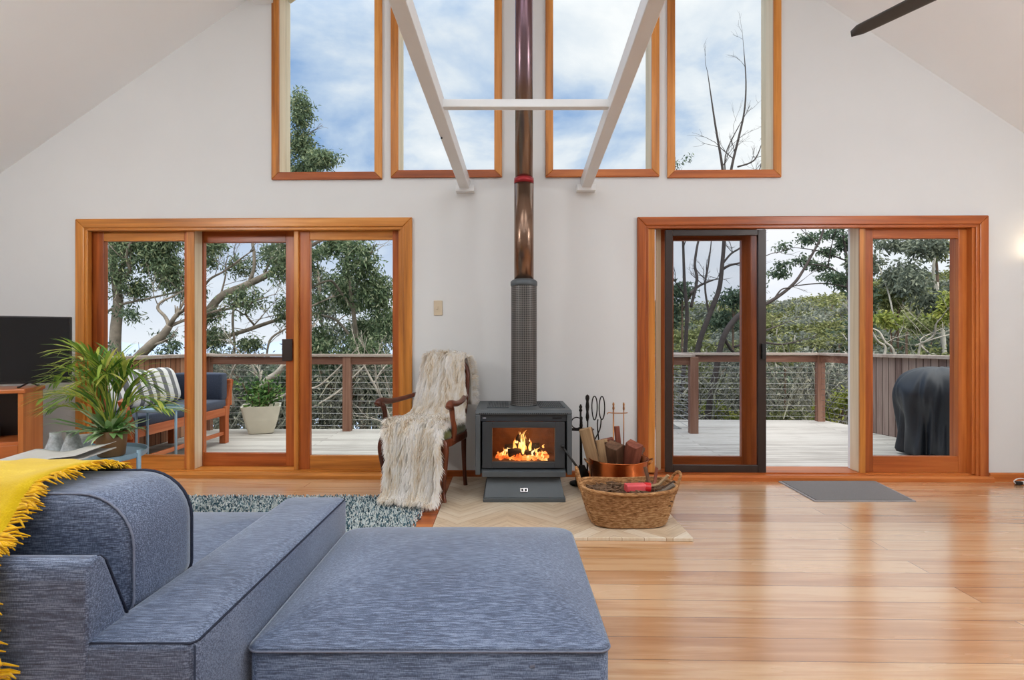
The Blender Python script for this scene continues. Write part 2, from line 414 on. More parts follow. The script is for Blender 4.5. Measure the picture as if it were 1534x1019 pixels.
# deck boards (weathered grey, running away from the house at a slant)
m, nt, out = new_mat('deck_boards'); M['deck_boards'] = m
br = nd(nt, 'ShaderNodeTexBrick'); lk(nt, coords(nt), br.inputs['Vector'])
for k, x in (('Scale', 1), ('Mortar Size', .003), ('Brick Width', 4.5), ('Row Height', .1)): br.inputs[k].default_value = x
br.inputs['Color1'].default_value = (0, 0, 0, 1); br.inputs['Color2'].default_value = (1, 1, 1, 1)
g1 = noise(nt, coords(nt, (2, 30, 1)), 1, 4, .6, .4); g2 = noise(nt, coords(nt, (1, 1, 1)), 1.3, 4)
a1 = nd(nt, 'ShaderNodeMath', operation='MULTIPLY_ADD'); lk(nt, br.outputs['Color'], a1.inputs[0]); a1.inputs[1].default_value = .3; lk(nt, g1, a1.inputs[2])
a2 = nd(nt, 'ShaderNodeMath', operation='MULTIPLY_ADD'); lk(nt, g2, a2.inputs[0]); a2.inputs[1].default_value = .5; lk(nt, a1.outputs[0], a2.inputs[2])
r = ramp(nt, [(.5, srgb(146, 140, 132)), (.85, srgb(182, 176, 167)), (1, srgb(198, 193, 184))], a2.outputs[0])
mx = nd(nt, 'ShaderNodeMix', data_type='RGBA'); lk(nt, br.outputs['Fac'], mx.inputs[0]); lk(nt, r.outputs[0], mx.inputs[6]); mx.inputs[7].default_value = rgba(srgb(112, 105, 98))
bsdf(nt, out, mx.outputs[2], .8, 0, .2)

# vertical paling boards of the deck screens
def palings(name, axis, a, b_, c):
    m, nt, out = new_mat(name); M[name] = m
    tc = nt.nodes.new('ShaderNodeTexCoord'); sp = nt.nodes.new('ShaderNodeSeparateXYZ'); lk(nt, tc.outputs['Object'], sp.inputs[0])
    cb = nt.nodes.new('ShaderNodeCombineXYZ'); lk(nt, sp.outputs[2], cb.inputs[0]); lk(nt, sp.outputs[axis], cb.inputs[1])
    br = nd(nt, 'ShaderNodeTexBrick'); lk(nt, cb.outputs[0], br.inputs['Vector'])
    for k, x in (('Scale', 1), ('Mortar Size', .005), ('Brick Width', 9), ('Row Height', .095)): br.inputs[k].default_value = x
    br.inputs['Color1'].default_value = (0, 0, 0, 1); br.inputs['Color2'].default_value = (1, 1, 1, 1)
    mp = nd(nt, 'ShaderNodeMapping'); mp.inputs['Scale'].default_value = (2, 30, 1); lk(nt, cb.outputs[0], mp.inputs[0])
    g = noise(nt, mp.outputs[0], 1, 4)
    a1 = nd(nt, 'ShaderNodeMath', operation='MULTIPLY_ADD'); lk(nt, br.outputs['Color'], a1.inputs[0]); a1.inputs[1].default_value = .5; lk(nt, g, a1.inputs[2])
    r = ramp(nt, [(.3, a), (.65, b_), (1, c)], a1.outputs[0])
    mx = nd(nt, 'ShaderNodeMix', data_type='RGBA'); lk(nt, br.outputs['Fac'], mx.inputs[0]); lk(nt, r.outputs[0], mx.inputs[6]); mx.inputs[7].default_value = rgba(srgb(50, 36, 30))
    bsdf(nt, out, mx.outputs[2], .8, 0, .2)
palings('palings_warm', 1, srgb(128, 84, 60), srgb(160, 112, 84), srgb(186, 142, 112))
palings('palings_grey', 1, srgb(98, 78, 72), srgb(128, 106, 98), srgb(152, 132, 122))

# striped outdoor pillow
m, nt, out = new_mat('striped_linen'); M['striped_linen'] = m
tc = nt.nodes.new('ShaderNodeTexCoord'); sp = nt.nodes.new('ShaderNodeSeparateXYZ'); lk(nt, tc.outputs['Object'], sp.inputs[0])
wv = nd(nt, 'ShaderNodeMath', operation='PINGPONG'); lk(nt, sp.outputs[1], wv.inputs[0]); wv.inputs[1].default_value = .07
r = ramp(nt, [(0, srgb(228, 226, 222)), (.52, srgb(228, 226, 222)), (.55, srgb(120, 120, 122)), (1, srgb(120, 120, 122))], None)
ml = nd(nt, 'ShaderNodeMath', operation='MULTIPLY'); lk(nt, wv.outputs[0], ml.inputs[0]); ml.inputs[1].default_value = 1/.07; lk(nt, ml.outputs[0], r.inputs[0])
bsdf(nt, out, r.outputs[0], .9, 0, .1)

# woven seagrass
m, nt, out = new_mat('seagrass'); M['seagrass'] = m
f1 = noise(nt, coords(nt, (34, 34, 130)), 1, 3, .6, .3); f2 = noise(nt, coords(nt, (4, 4, 6)), 1, 2)
a1 = nd(nt, 'ShaderNodeMath', operation='MULTIPLY_ADD'); lk(nt, f2, a1.inputs[0]); a1.inputs[1].default_value = .4; lk(nt, f1, a1.inputs[2])
r = ramp(nt, [(.45, srgb(106, 70, 42)), (.7, srgb(172, 126, 82)), (.9, srgb(208, 168, 122))], a1.outputs[0])
b = bsdf(nt, out, r.outputs[0], .8, 0, .2); bump(nt, b, f1, .6, .006)

# heat-stained stainless flue: browns, bronze and violet bands up the pipe
m, nt, out = new_mat('flue_steel'); M['flue_steel'] = m
f1 = noise(nt, coords(nt, (6, 6, .7)), 1, 3, .5, .4)
tc = nt.nodes.new('ShaderNodeTexCoord'); sp = nt.nodes.new('ShaderNodeSeparateXYZ'); lk(nt, tc.outputs['Object'], sp.inputs[0])
mr = nd(nt, 'ShaderNodeMapRange'); mr.inputs[1].default_value = 1.5; mr.inputs[2].default_value = 3.7; lk(nt, sp.outputs[2], mr.inputs[0])
r = ramp(nt, [(0, srgb(150, 122, 104)), (.3, srgb(150, 134, 122)), (.385, srgb(130, 106, 98)), (.42, srgb(138, 116, 122)), (.72, srgb(126, 96, 104)), (.748, srgb(132, 98, 96)), (.752, srgb(190, 140, 80)), (.775, srgb(180, 128, 74)), (.78, srgb(146, 92, 82)), (1, srgb(160, 98, 80))], mr.outputs[0])
r2 = ramp(nt, [(.3, (.6, .6, .6)), (.7, (1, 1, 1))], f1)
mx = nd(nt, 'ShaderNodeMix', data_type='RGBA', blend_type='MULTIPLY'); mx.inputs[0].default_value = .7; lk(nt, r.outputs[0], mx.inputs[6]); lk(nt, r2.outputs[0], mx.inputs[7])
bsdf(nt, out, mx.outputs[2], .26, 1)
# perforated flue guard
m, nt, out = new_mat('flue_guard'); M['flue_guard'] = m
tc = nt.nodes.new('ShaderNodeTexCoord'); sp = nt.nodes.new('ShaderNodeSeparateXYZ'); lk(nt, tc.outputs['Object'], sp.inputs[0])
at = nd(nt, 'ShaderNodeMath', operation='ARCTAN2'); lk(nt, sp.outputs[1], at.inputs[0]); lk(nt, sp.outputs[0], at.inputs[1])
ml = nd(nt, 'ShaderNodeMath', operation='MULTIPLY'); lk(nt, at.outputs[0], ml.inputs[0]); ml.inputs[1].default_value = .0945
cb = nt.nodes.new('ShaderNodeCombineXYZ'); lk(nt, ml.outputs[0], cb.inputs[0]); lk(nt, sp.outputs[2], cb.inputs[1])
vo = nd(nt, 'ShaderNodeTexVoronoi', Scale=75); vo.inputs['Randomness'].default_value = 0; lk(nt, cb.outputs[0], vo.inputs['Vector'])
r = ramp(nt, [(.34, srgb(44, 44, 45)), (.42, srgb(118, 115, 112))], vo.outputs['Distance'])
bsdf(nt, out, r.outputs[0], .45, .5)

# television screen
m, nt, out = new_mat('screen'); M['screen'] = m
bsdf(nt, out, srgb(10, 12, 16), .12, 0, .5)

# flames
for nm, stops, s in (('flame', [(0, (1, .30, .04)), (.5, (1, .55, .16)), (1, (1, .86, .5))], 2.6), ('ember', [(0, (.35, .04, .01)), (.45, (1, .22, .04)), (.8, (1, .5, .14)), (1, (1, .8, .45))], 1.9)):
    m, nt, out = new_mat(nm); M[nm] = m
    f = noise(nt, coords(nt, (14, 14, 9)), 1, 3)
    r = ramp(nt, [(.3+.4*p, c) for p, c in stops], f)
    e = nd(nt, 'ShaderNodeEmission', Strength=s); lk(nt, r.outputs[0], e.inputs[0]); lk(nt, e.outputs[0], out.inputs[0])

# ------------------------------------------------------------------ world: broken cloud ahead, the bright part of the sky behind and above the house
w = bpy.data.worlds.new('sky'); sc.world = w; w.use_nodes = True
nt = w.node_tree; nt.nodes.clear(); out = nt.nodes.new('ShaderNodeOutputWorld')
tc = nt.nodes.new('ShaderNodeTexCoord'); dv = tc.outputs['Generated']
sp = nt.nodes.new('ShaderNodeSeparateXYZ'); lk(nt, dv, sp.inputs[0])
zz = nd(nt, 'ShaderNodeMath', operation='ADD'); lk(nt, sp.outputs[2], zz.inputs[0]); zz.inputs[1].default_value = .35
zm = nd(nt, 'ShaderNodeMath', operation='MAXIMUM'); lk(nt, zz.outputs[0], zm.inputs[0]); zm.inputs[1].default_value = .1
dvd = nd(nt, 'ShaderNodeVectorMath', operation='DIVIDE'); cb = nt.nodes.new('ShaderNodeCombineXYZ')
for i in range(3): lk(nt, zm.outputs[0], cb.inputs[i])
lk(nt, dv, dvd.inputs[0]); lk(nt, cb.outputs[0], dvd.inputs[1])
mp = nd(nt, 'ShaderNodeMapping'); mp.inputs['Location'].default_value = (3.1, 1.45, .6); mp.inputs['Scale'].default_value = (1.0, 1.15, 1); lk(nt, dvd.outputs[0], mp.inputs[0])
cn = noise(nt, mp.outputs[0], 2.3, 7, .56, .25)
xo = nd(nt, 'ShaderNodeMath', operation='MULTIPLY_ADD'); lk(nt, sp.outputs[0], xo.inputs[0]); xo.inputs[1].default_value = .27; lk(nt, cn, xo.inputs[2])
cr = ramp(nt, [(.34, srgb(140, 172, 216)), (.45, srgb(188, 206, 230)), (.54, srgb(224, 231, 240)), (.66, srgb(248, 249, 251))], xo.outputs[0])
# horizon haze
hz = nd(nt, 'ShaderNodeMapRange'); hz.inputs[1].default_value = 0; hz.inputs[2].default_value = .3; lk(nt, sp.outputs[2], hz.inputs[0])
hm = nd(nt, 'ShaderNodeMix', data_type='RGBA'); lk(nt, hz.outputs[0], hm.inputs[0]); hm.inputs[6].default_value = rgba(srgb(236, 240, 248)); lk(nt, cr.outputs[0], hm.inputs[7])
bl = nd(nt, 'ShaderNodeMapRange'); bl.inputs[1].default_value = -.06; bl.inputs[2].default_value = 0; lk(nt, sp.outputs[2], bl.inputs[0])
bm_ = nd(nt, 'ShaderNodeMix', data_type='RGBA'); lk(nt, bl.outputs[0], bm_.inputs[0]); bm_.inputs[6].default_value = (.10, .11, .10, 1); lk(nt, hm.outputs[2], bm_.inputs[7])
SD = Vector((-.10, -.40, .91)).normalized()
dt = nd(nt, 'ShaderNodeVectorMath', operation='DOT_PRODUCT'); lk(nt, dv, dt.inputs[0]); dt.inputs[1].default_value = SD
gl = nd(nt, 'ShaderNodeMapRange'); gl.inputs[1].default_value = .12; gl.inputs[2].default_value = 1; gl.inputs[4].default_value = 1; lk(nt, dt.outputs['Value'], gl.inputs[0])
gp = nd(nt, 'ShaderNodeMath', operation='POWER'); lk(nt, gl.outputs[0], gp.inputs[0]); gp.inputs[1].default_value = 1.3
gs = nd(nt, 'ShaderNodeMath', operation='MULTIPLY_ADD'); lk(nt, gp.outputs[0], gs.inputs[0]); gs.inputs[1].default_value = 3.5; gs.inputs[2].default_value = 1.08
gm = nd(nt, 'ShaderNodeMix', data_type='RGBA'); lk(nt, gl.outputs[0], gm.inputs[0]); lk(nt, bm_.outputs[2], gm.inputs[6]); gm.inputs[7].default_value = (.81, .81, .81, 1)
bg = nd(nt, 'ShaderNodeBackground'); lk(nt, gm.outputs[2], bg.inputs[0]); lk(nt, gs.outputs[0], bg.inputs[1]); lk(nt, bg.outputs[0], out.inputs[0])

# ------------------------------------------------------------------ camera and view
cam = bpy.data.cameras.new('camera'); co = bpy.data.objects.new('camera', cam); COL.objects.link(co)
co.location = (0, 0, CH); co.rotation_euler = (PI/2, 0, 0)
cam.sensor_width = 36; cam.lens = F/1534*36
cam.shift_x = (767-CX)/1534; cam.shift_y = (CY-509.5)/1534; cam.clip_start = .05; cam.clip_end = 2000
sc.camera = co
vs = sc.view_settings; vs.view_transform = 'Standard'; vs.look = 'None'; vs.gamma = 1; vs.use_curve_mapping = False; vs.exposure = 0.0
sc.cycles.use_denoising = True
sc.cycles.max_bounces = 8; sc.cycles.diffuse_bounces = 5; sc.cycles.glossy_bounces = 4; sc.cycles.transparent_max_bounces = 24; sc.cycles.transmission_bounces = 4
sc.cycles.sample_clamp_indirect = 6
# ------------------------------------------------------------------ room shell (in wall coordinates: u along the window wall, v outward, z up)
UL, UR, VB, TH = -4.9, 4.75, -7.0, .22
RX, RZ, SL = .155, 5.47, .683
def cz(u): return RZ-SL*abs(u-RX)
# door and window openings
D1 = (U(118), U(611), Zw(334, 365)); D2 = (U(961), U(1476), Zw(330, 1215))
WIN = [(U(413), U(568), Zw(265, 490)), (U(591), U(747), Zw(262, 670)), (U(822), U(982), Zw(261, 900)), (U(1004), U(1164), Zw(262, 1085))]
TOPGAP = .06
mb = MB()
cuts = sorted({UL-.2, UR+.2, RX} | {x for d in (D1, D2) for x in d[:2]} | {x for q in WIN for x in q[:2]})
def wedge(x0, x1, b0, b1, t0, t1):
    mb.hexa([(x0,0,b0),(x1,0,b1),(x1,TH,b1),(x0,TH,b0)], [(x0,0,t0),(x1,0,t1),(x1,TH,t1),(x0,TH,t0)])
for x0, x1 in zip(cuts, cuts[1:]):
    mid = (x0+x1)/2; bot = 0.0
    for d in (D1, D2):
        if d[0] < mid < d[1]: bot = d[2]
    wi = [q for q in WIN if q[0] < mid < q[1]]
    if wi:
        q = wi[0]; wedge(x0, x1, bot, bot, q[2], q[2]); wedge(x0, x1, cz(x0)-TOPGAP, cz(x1)-TOPGAP, cz(x0)+.05, cz(x1)+.05)
    else: wedge(x0, x1, bot, bot, cz(x0)+.05, cz(x1)+.05)
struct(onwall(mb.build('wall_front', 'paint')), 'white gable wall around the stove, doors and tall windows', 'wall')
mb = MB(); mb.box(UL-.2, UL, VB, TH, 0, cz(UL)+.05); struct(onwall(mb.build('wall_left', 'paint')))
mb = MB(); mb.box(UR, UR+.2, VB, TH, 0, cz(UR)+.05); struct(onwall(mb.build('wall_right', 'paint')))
mb = MB(); mb.box(UL-.2, UR+.2, VB-.2, VB, 0, 3.9); struct(onwall(mb.build('wall_back', 'paint')))  # stops short of the roof; the unseen gap is added for light
mb = MB(); mb.box(UL-.2, UR+.2, VB-.2, 0.06, -.12, 0); struct(onwall(mb.build('floor', 'floor_boards')), 'honey coloured timber board floor', 'floor')
# raked ceilings each with an unseen opening added to let sky light in
def rake(name, side):
    mb = MB()
    e = (UL-.2) if side < 0 else (UR+.2)
    us = [RX, RX+side*.55, RX+side*2.75, e]; vsx = [VB-.2, -5.6, -2.35, TH]
    for i in range(3):
        for j in range(3):
            if i == 1 and j == 1: continue
            a, b = sorted((us[i], us[i+1])); c, d = vsx[j], vsx[j+1]
            mb.hexa([(a,c,cz(a)),(b,c,cz(b)),(b,d,cz(b)),(a,d,cz(a))], [(a,c,cz(a)+.16),(b,c,cz(b)+.16),(b,d,cz(b)+.16),(a,d,cz(a)+.16)])
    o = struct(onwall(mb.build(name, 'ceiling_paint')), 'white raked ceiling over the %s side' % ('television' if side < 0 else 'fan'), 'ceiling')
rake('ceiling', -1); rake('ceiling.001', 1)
# skirting
def skirt(name, x0, x1):
    mb = MB(); mb.prism([(-.018, 0), (-.018, .058), (-.012, .068), (0, .068), (0, 0)], 0, x0, x1)
    struct(onwall(mb.build(name, 'redwood_x')))
skirt('baseboard_left', UL, U(110, -.02)); skirt('baseboard_front', U(619, -.02), U(953, -.02)); skirt('baseboard_right', U(1484, -.02), UR)
# white purlin under the left rake
ue = U(411); mb = MB(); mb.box(ue-.16, ue, VB, 0, Zw(7, 411), cz(ue)+.1)
struct(onwall(mb.build('trim_1', 'white_gloss', bevel=.006)))

# ------------------------------------------------------------------ timber windows
def window(name, q, oo, lab):
    # q: opening; oo: outer casing edges (u0, u1, z0)
    u0, u1, z0 = q; t0, t1 = cz(u0)-TOPGAP, cz(u1)-TOPGAP
    root = onwall(empty(name)); struct(root, lab, 'window')
    a0, a1, b0 = oo; s = (t1-t0)/(u1-u0)
    def topz(u, off): return t0+s*(u-u0)+off
    cw = .062
    def casing(poly, m): 
        mb = MB(); mb.prism(poly, 1, -.022, 0.0); mb.build('casing', m, root, bevel=.005)
    casing([(a0, b0), (a0+cw, b0+cw), (a0+cw, topz(a0+cw, -.012)), (a0, topz(a0, .03))], 'cedar_z')
    casing([(a1-cw, b0+cw), (a1, b0), (a1, topz(a1, .03)), (a1-cw, topz(a1-cw, -.012))], 'cedar_z')
    casing([(a0, b0), (a1, b0), (a1-cw, b0+cw), (a0+cw, b0+cw)], 'redwood_x')
    casing([(a0+cw, topz(a0+cw, -.012)), (a1-cw, topz(a1-cw, -.012)), (a1, topz(a1, .03)), (a0, topz(a0, .03))], 'cedar_x')
    j0, j1, jz = a0+cw-.008, a1-cw+.008, b0+cw-.008
    # lining of the reveal, paled for the daylight falling on it
    mb = MB(); mb.prism([(u0, z0), (j0, z0), (j0, topz(j0, -.02)), (u0, topz(u0, 0))], 1, 0, TH); mb.build('lining', 'daylit_wood_z', root)
    mb = MB(); mb.prism([(j1, z0), (u1, z0), (u1, topz(u1, 0)), (j1, topz(j1, -.02))], 1, 0, TH); mb.build('lining', 'daylit_wood_z', root)
    mb = MB(); mb.box(j0, j1, 0, TH, z0-.005, jz); mb.build('sill', 'daylit_wood_x', root)
    mb = MB(); mb.hexa([(j0,0,topz(j0,-.014)),(j1,0,topz(j1,-.014)),(j1,TH,topz(j1,-.014)),(j0,TH,topz(j0,-.014))], [(j0,0,topz(j0,0)),(j1,0,topz(j1,0)),(j1,TH,topz(j1,0)),(j0,TH,topz(j0,0))]); mb.build('lining', 'daylit_wood_x', root)
    mb = MB(); mb.prism([(j0, jz), (j1, jz), (j1, topz(j1, -.014)), (j0, topz(j0, -.014))], 1, .125, .131); mb.build('pane', 'glass', root)
for i, (q, oo, lab) in enumerate(zip(WIN, [(U(408), U(573), Zw(270, 490)), (U(586), U(752), Zw(267, 670)), (U(817), U(987), Zw(266, 900)), (U(999), U(1169), Zw(267, 1085))],
        ['tall raked window above the left glass doors, tree top in its lower corner', 'tall window just left of the flue, crossed by the white brace', 'tall window just right of the flue, crossed by the white brace', 'tall raked window above the right doors with bare branches outside'])):
    window('window_%d' % (i+1), q, oo, lab)

# ------------------------------------------------------------------ sliding glass doors
def casing_door(root, a0, a1, zt, cw, mx_, mz_):
    def stepped(c, ax, m, poly):
        mb = MB(); mb.prism(poly, 1, -.026, 0.0); mb.build('casing', m, root, bevel=.007, seg=2)
    stepped(0, 0, mz_, [(a0, 0), (a0+cw, 0), (a0+cw, zt-cw), (a0, zt)])
    stepped(0, 0, mz_, [(a1-cw, 0), (a1, 0), (a1, zt), (a1-cw, zt-cw)])
    stepped(0, 0, mx_, [(a0+cw, zt-cw), (a1-cw, zt-cw), (a1, zt), (a0, zt)])
    # inner bead
    for (x0, x1, z0, z1, m) in ((a0+cw-.006, a0+cw+.022, 0, zt-cw, mz_), (a1-cw-.022, a1-cw+.006, 0, zt-cw, mz_), (a0+cw, a1-cw, zt-cw-.022, zt-cw+.006, mx_)):
        mb = MB(); mb.box(x0, x1, -.014, .03, z0, z1); mb.build('stop_bead', m, root, bevel=.004)
def leaf(root, name, x0, x1, z0, z1, v0, th, st_l, st_r, rail_t, rail_b, mx_, mz_, glass='glass'):
    """a glazed leaf: two stiles, two rails, pane"""
    e = empty(name); e.parent = root
    for (a, b) in ((x0, x0+st_l), (x1-st_r, x1)):
        mb = MB(); mb.box(a, b, v0, v0+th, z0, z1); mb.build('stile', mz_, e, bevel=.004)
    for (a, b) in ((z0, z0+rail_b), (z1-rail_t, z1)):
        mb = MB(); mb.box(x0+st_l, x1-st_r, v0+.002, v0+th-.002, a, b); mb.build('rail', mx_, e, bevel=.003)
    mb = MB(); mb.box(x0+st_l-.004, x1-st_r+.004, v0+th*.5-.003, v0+th*.5+.003, z0+rail_b-.004, z1-rail_t+.004); mb.build('pane', glass, e)
    return e
def span(root, name, pxs, pys, v0, th, mx_, mz_, sides, zmin, zmax, glass='glass'):
    """pane pixels -> leaf; sides = outer pixel edges"""
    x0, x1 = U(sides[0], v0), U(sides[1], v0)
    p0, p1 = U(pxs[0], v0), U(pxs[1], v0); pm = (pxs[0]+pxs[1])/2
    zb, zt = Zw(pys[1], pm, v0), Zw(pys[0], pm, v0)
    return leaf(root, name, x0, x1, zmin, zmax, v0, th, p0-x0, x1-p1, zmax-zt, zb-zmin, mx_, mz_, glass)
SILL = .055
def sill(root, a0, a1, m):
    mb = MB(); mb.prism([(-.05, 0), (-.05, .03), (-.035, .045), (.02, .045), (.02, SILL), (TH+.02, SILL), (TH+.06, -.02), (TH+.06, -.1), (0.06, -.1), (0.06, 0)], 0, a0, a1); mb.build('sill', m, root)
def post(root, px, v0, v1, m, pm='cedar_z', zt=2.1, w=None, z0=SILL):
    mb = MB(); mb.box(U(px[0], v0), U(px[1], v0), v0, v1, z0, zt); return mb.build('mullion', [m], root, bevel=.004)

d1 = onwall(empty('door_1')); struct(d1, 'left three-panel timber sliding glass doors behind the palm plant', 'door')
zt = Zw(326.5, 365, -.026)
casing_door(d1, U(112, -.026), U(617, -.026), zt, .075, 'cedar_x', 'cedar_z'); sill(d1, U(112), U(617), 'cedar_x')
hz_ = D1[2]-.004
mb = MB(); mb.box(D1[0], U(131, .0), 0, TH, SILL, hz_); mb.build('jamb', 'redwood_z', d1)
mb = MB(); mb.box(U(597), D1[1], 0, TH, SILL, hz_); mb.build('jamb', 'cedar_z', d1)
mb = MB(); mb.box(U(131), U(597), 0, TH, hz_-.02, hz_); mb.build('head', 'redwood_x', d1)
span(d1, 'fixed_panel', (155, 276), (361, 682), .05, .045, 'cedar_x', 'redwood_z', (129, 282), SILL, hz_-.02)
post(d1, (280, 291), .035, .15, 'daylit_wood_z', zt=hz_-.02)  # side kept pale for the daylight on it
mb = MB(); mb.box(U(280, .03), U(291, .03), .026, .036, SILL, hz_-.02); mb.build('cover_strip', 'cedar_z', d1)
lf = span(d1, 'sliding_panel', (305, 428), (363, 679), .155, .045, 'redwood_x', 'redwood_z', (296, 441), SILL, hz_-.02)
mb = MB(); mb.box(U(421, .12), U(436, .12), .135, .155, Zw(541, 428, .12), Zw(508, 428, .12)); mb.build('door_handle', 'fly_brown', lf, bevel=.004)
post(d1, (440, 447), .03, .15, 'cedar_z', zt=hz_-.02)
span(d1, 'fixed_panel', (464, 588), (359, 683), .05, .045, 'cedar_x', 'redwood_z', (446, 599), SILL, hz_-.02)

d2 = onwall(empty('door_2')); struct(d2, 'right timber sliding doors standing open beside the dark fly screen', 'door')
zt2 = Zw(323.5, 1215, -.026)
casing_door(d2, U(955, -.026), U(1482, -.026), zt2, .07, 'redwood_x', 'redwood_z'); sill(d2, U(955), U(1482), 'redwood_x')
hz2 = D2[2]-.004
mb = MB(); mb.box(D2[0], U(981), 0, TH, SILL, hz2); mb.build('jamb', 'cedar_z', d2)
mb = MB(); mb.box(U(1456), D2[1], 0, TH, SILL, hz2); mb.build('jamb', 'redwood_z', d2)
mb = MB(); mb.box(U(981), U(1456), 0, TH, hz2-.02, hz2); mb.build('head', 'redwood_x', d2)
mb = MB(); mb.box(U(983, .1), U(990, .1), .1, .13, SILL, hz2-.02); mb.build('daylight_strip', 'daylit_wood_z', d2)  # pale strip in place of a slot of daylight
lf = span(d2, 'sliding_panel', (1009, 1111), (360, 684), .15, .045, 'redwood_x', 'redwood_z', (990, 1134), SILL, hz2-.02)
# fly screen
fs = empty('fly_screen'); fs.parent = d2
v0 = .012; x0, x1 = U(997, v0), U(1148, v0); zb, zq = Zw(708, 1070, v0), Zw(344, 1070, v0)
for (a, b) in ((x0, x0+.058), (x1-.066, x1)):
    mb = MB(); mb.box(a, b, v0, v0+.03, zb, zq); mb.build('stile', 'fly_brown', fs, bevel=.004)
for (a, b) in ((zb, zb+.058), (zq-.046, zq)):
    mb = MB(); mb.box(x0+.058, x1-.066, v0+.001, v0+.029, a, b); mb.build('rail', 'fly_brown', fs, bevel=.003)
mb = MB(); mb.box(x0+.05, x1-.06, v0+.014, v0+.0165, zb+.05, zq-.04); mb.build('insect_mesh', 'fly_mesh', fs)
mb = MB(); mb.box(U(1141, 0), U(1147, 0), -.012, v0, Zw(538, 1144), Zw(515, 1144)); mb.build('latch', 'black_plastic', fs, bevel=.002)
post(d2, (1288, 1296), .03, .16, 'daylit_wood_z', zt=hz2-.02)  # pale colour carries the daylight on its side face
mb = MB(); mb.box(U(1287.5, .02), U(1296, .02), .016, .03, SILL, hz2-.02); mb.build('cover_strip', 'cedar_z', d2)
mb = MB(); mb.box(U(1277, .15), U(1289, .15), .15, .21, SILL, hz2-.02); mb.build('screen_jamb', 'white_gloss', d2)  # white stands for daylight catching this edge
mb = MB(); mb.box(U(1276, .14), U(1280, .14), .13, .15, Zw(536, 1278, .14), Zw(514, 1278, .14)); mb.build('strike_plate', 'black_plastic', d2)
span(d2, 'fixed_panel', (1308, 1436), (357, 684), .05, .045, 'redwood_x', 'redwood_z', (1295, 1458), SILL, hz2-.02)

# ------------------------------------------------------------------ white timber brace between wall and loft
br = thing('roof_brace', 'white timber brace of two sloping beams with a crossbar, bracketed to the gable wall', 'beam')
ends = []
for (wx, ux) in ((697, 600), (877, 979)):
    a = P(wx, 277, 4.31); b = P(ux, -2, 2.4)
    d = (b-a)/(a.y-b.y); e = a+d*5.2; ends.append((a, d))
    mb = MB(); mb.bar(a+Vector((0, .03, 0)), e, .078, .1); mb.build('beam', 'white_gloss', br, bevel=.005)
    mb = MB(); mb.box(a.x-.075, a.x+.075, 4.26-.02*a.x, 4.333-.02*a.x, a.z-.062, a.z-.012); mb.build('bracket', 'white_gloss', br, bevel=.004)
c0 = ends[0][0]+ends[0][1]*1.10; c1 = ends[1][0]+ends[1][1]*1.10
mb = MB(); mb.bar(c0+Vector((.02, 0, 0)), c1-Vector((.02, 0, 0)), .05, .048); mb.build('crossbar', 'white_gloss', br, bevel=.004)
mb = MB(); q = ends[0][0]+ends[0][1]*.82+Vector((-.03, -.0, -.052)); mb.lathe([(.006, -.006), (.006, .004)], q, 8); mb.build('bolt', 'black_plastic', br)

# ------------------------------------------------------------------ light switch
s = W(656.5, 461.5, 0)
sw = onwall(empty('light_switch')); tag(sw, 'small beige light switch plate on the white wall left of the flue', 'switch')
mb = MB(); mb.box(s.x-.036, s.x+.036, -.009, 0, s.z-.06, s.z+.06); mb.build('plate', 'beige_plastic', sw, bevel=.004)
mb = MB(); mb.box(s.x-.014, s.x+.002, -.014, -.008, s.z-.012, s.z+.014); mb.build('rocker', 'beige_plastic', sw, bevel=.002)

# ------------------------------------------------------------------ wall lamp just past the right edge
s = W(1553, 392, 0)
wl = onwall(empty('wall_lamp')); tag(wl, 'lit warm wall lamp beside the right doors', 'lamp')
mb = MB(); mb.lathe([(.045, -.05), (.045, .05)], (s.x, -.02, s.z), 20); mb.build('back_plate', 'white_gloss', wl, smooth=False)
mb = MB(); mb.lathe([(.05, -.06), (.085, .05), (.082, .05), (.047, -.055)], (s.x, -.11, s.z), 24, cap=False); mb.build('shade', 'white_gloss', wl, smooth=True)
mb = MB(); mb.lathe([(.012, -.04), (.03, -.01), (.03, .015), (.012, .035)], (s.x, -.11, s.z), 16); mb.build('bulb', 'lamp_glow', wl, smooth=True)
def point(name, loc, c, e, r, parent=None):
    l = bpy.data.lights.new(name, 'POINT'); l.energy = e; l.color = c; l.shadow_soft_size = r
    o = bpy.data.objects.new(name, l); COL.objects.link(o); o.location = loc
    return o
point('wall_lamp_light', WW(s.x, -.11, s.z+.09), (1, .76, .48), 1.5, .06)

# ------------------------------------------------------------------ ceiling fan, one blade in view
hub = Vector((1.95, 1.96, 2.57))
fn = thing('ceiling_fan', 'dark grey ceiling fan blade reaching in over the raked ceiling', 'fan', hub)
def blade(ang):
    mb = MB(); d = Vector((math.cos(ang), math.sin(ang), 0)); n = Vector((-d.y, d.x, 0)); rows = []
    for t in [i/14 for i in range(15)]:
        r = .1+.56*t; wd = .046*(1-.35*t)*(1 if t < .9 else math.sqrt(max(.02, 1-((t-.9)/.1)**2)))
        c = d*r; loop = []
        for k in range(10):
            a = 2*PI*k/10; loop.append(c+n*wd*math.cos(a)+Vector((0, 0, .006*math.sin(a)+.012*math.cos(a))))
        rows.append(loop)
    mb.rings(rows); return mb
base = math.atan2(2.5-1.96, 1.656-1.95)
for k in range(3): blade(base+k*2*PI/3).build('blade', 'fan_grey', fn, smooth=True)
mb = MB(); mb.lathe([(.05, -.05), (.1, -.03), (.11, .02), (.09, .06), (.03, .08)], (0, 0, 0), 28); mb.build('motor', 'fan_grey', fn, smooth=True)
mb = MB(); mb.tube([(0, 0, .07), (0, 0, cz(1.95)-hub.z+.03)], .014, 12); mb.build('rod', 'fan_grey', fn)

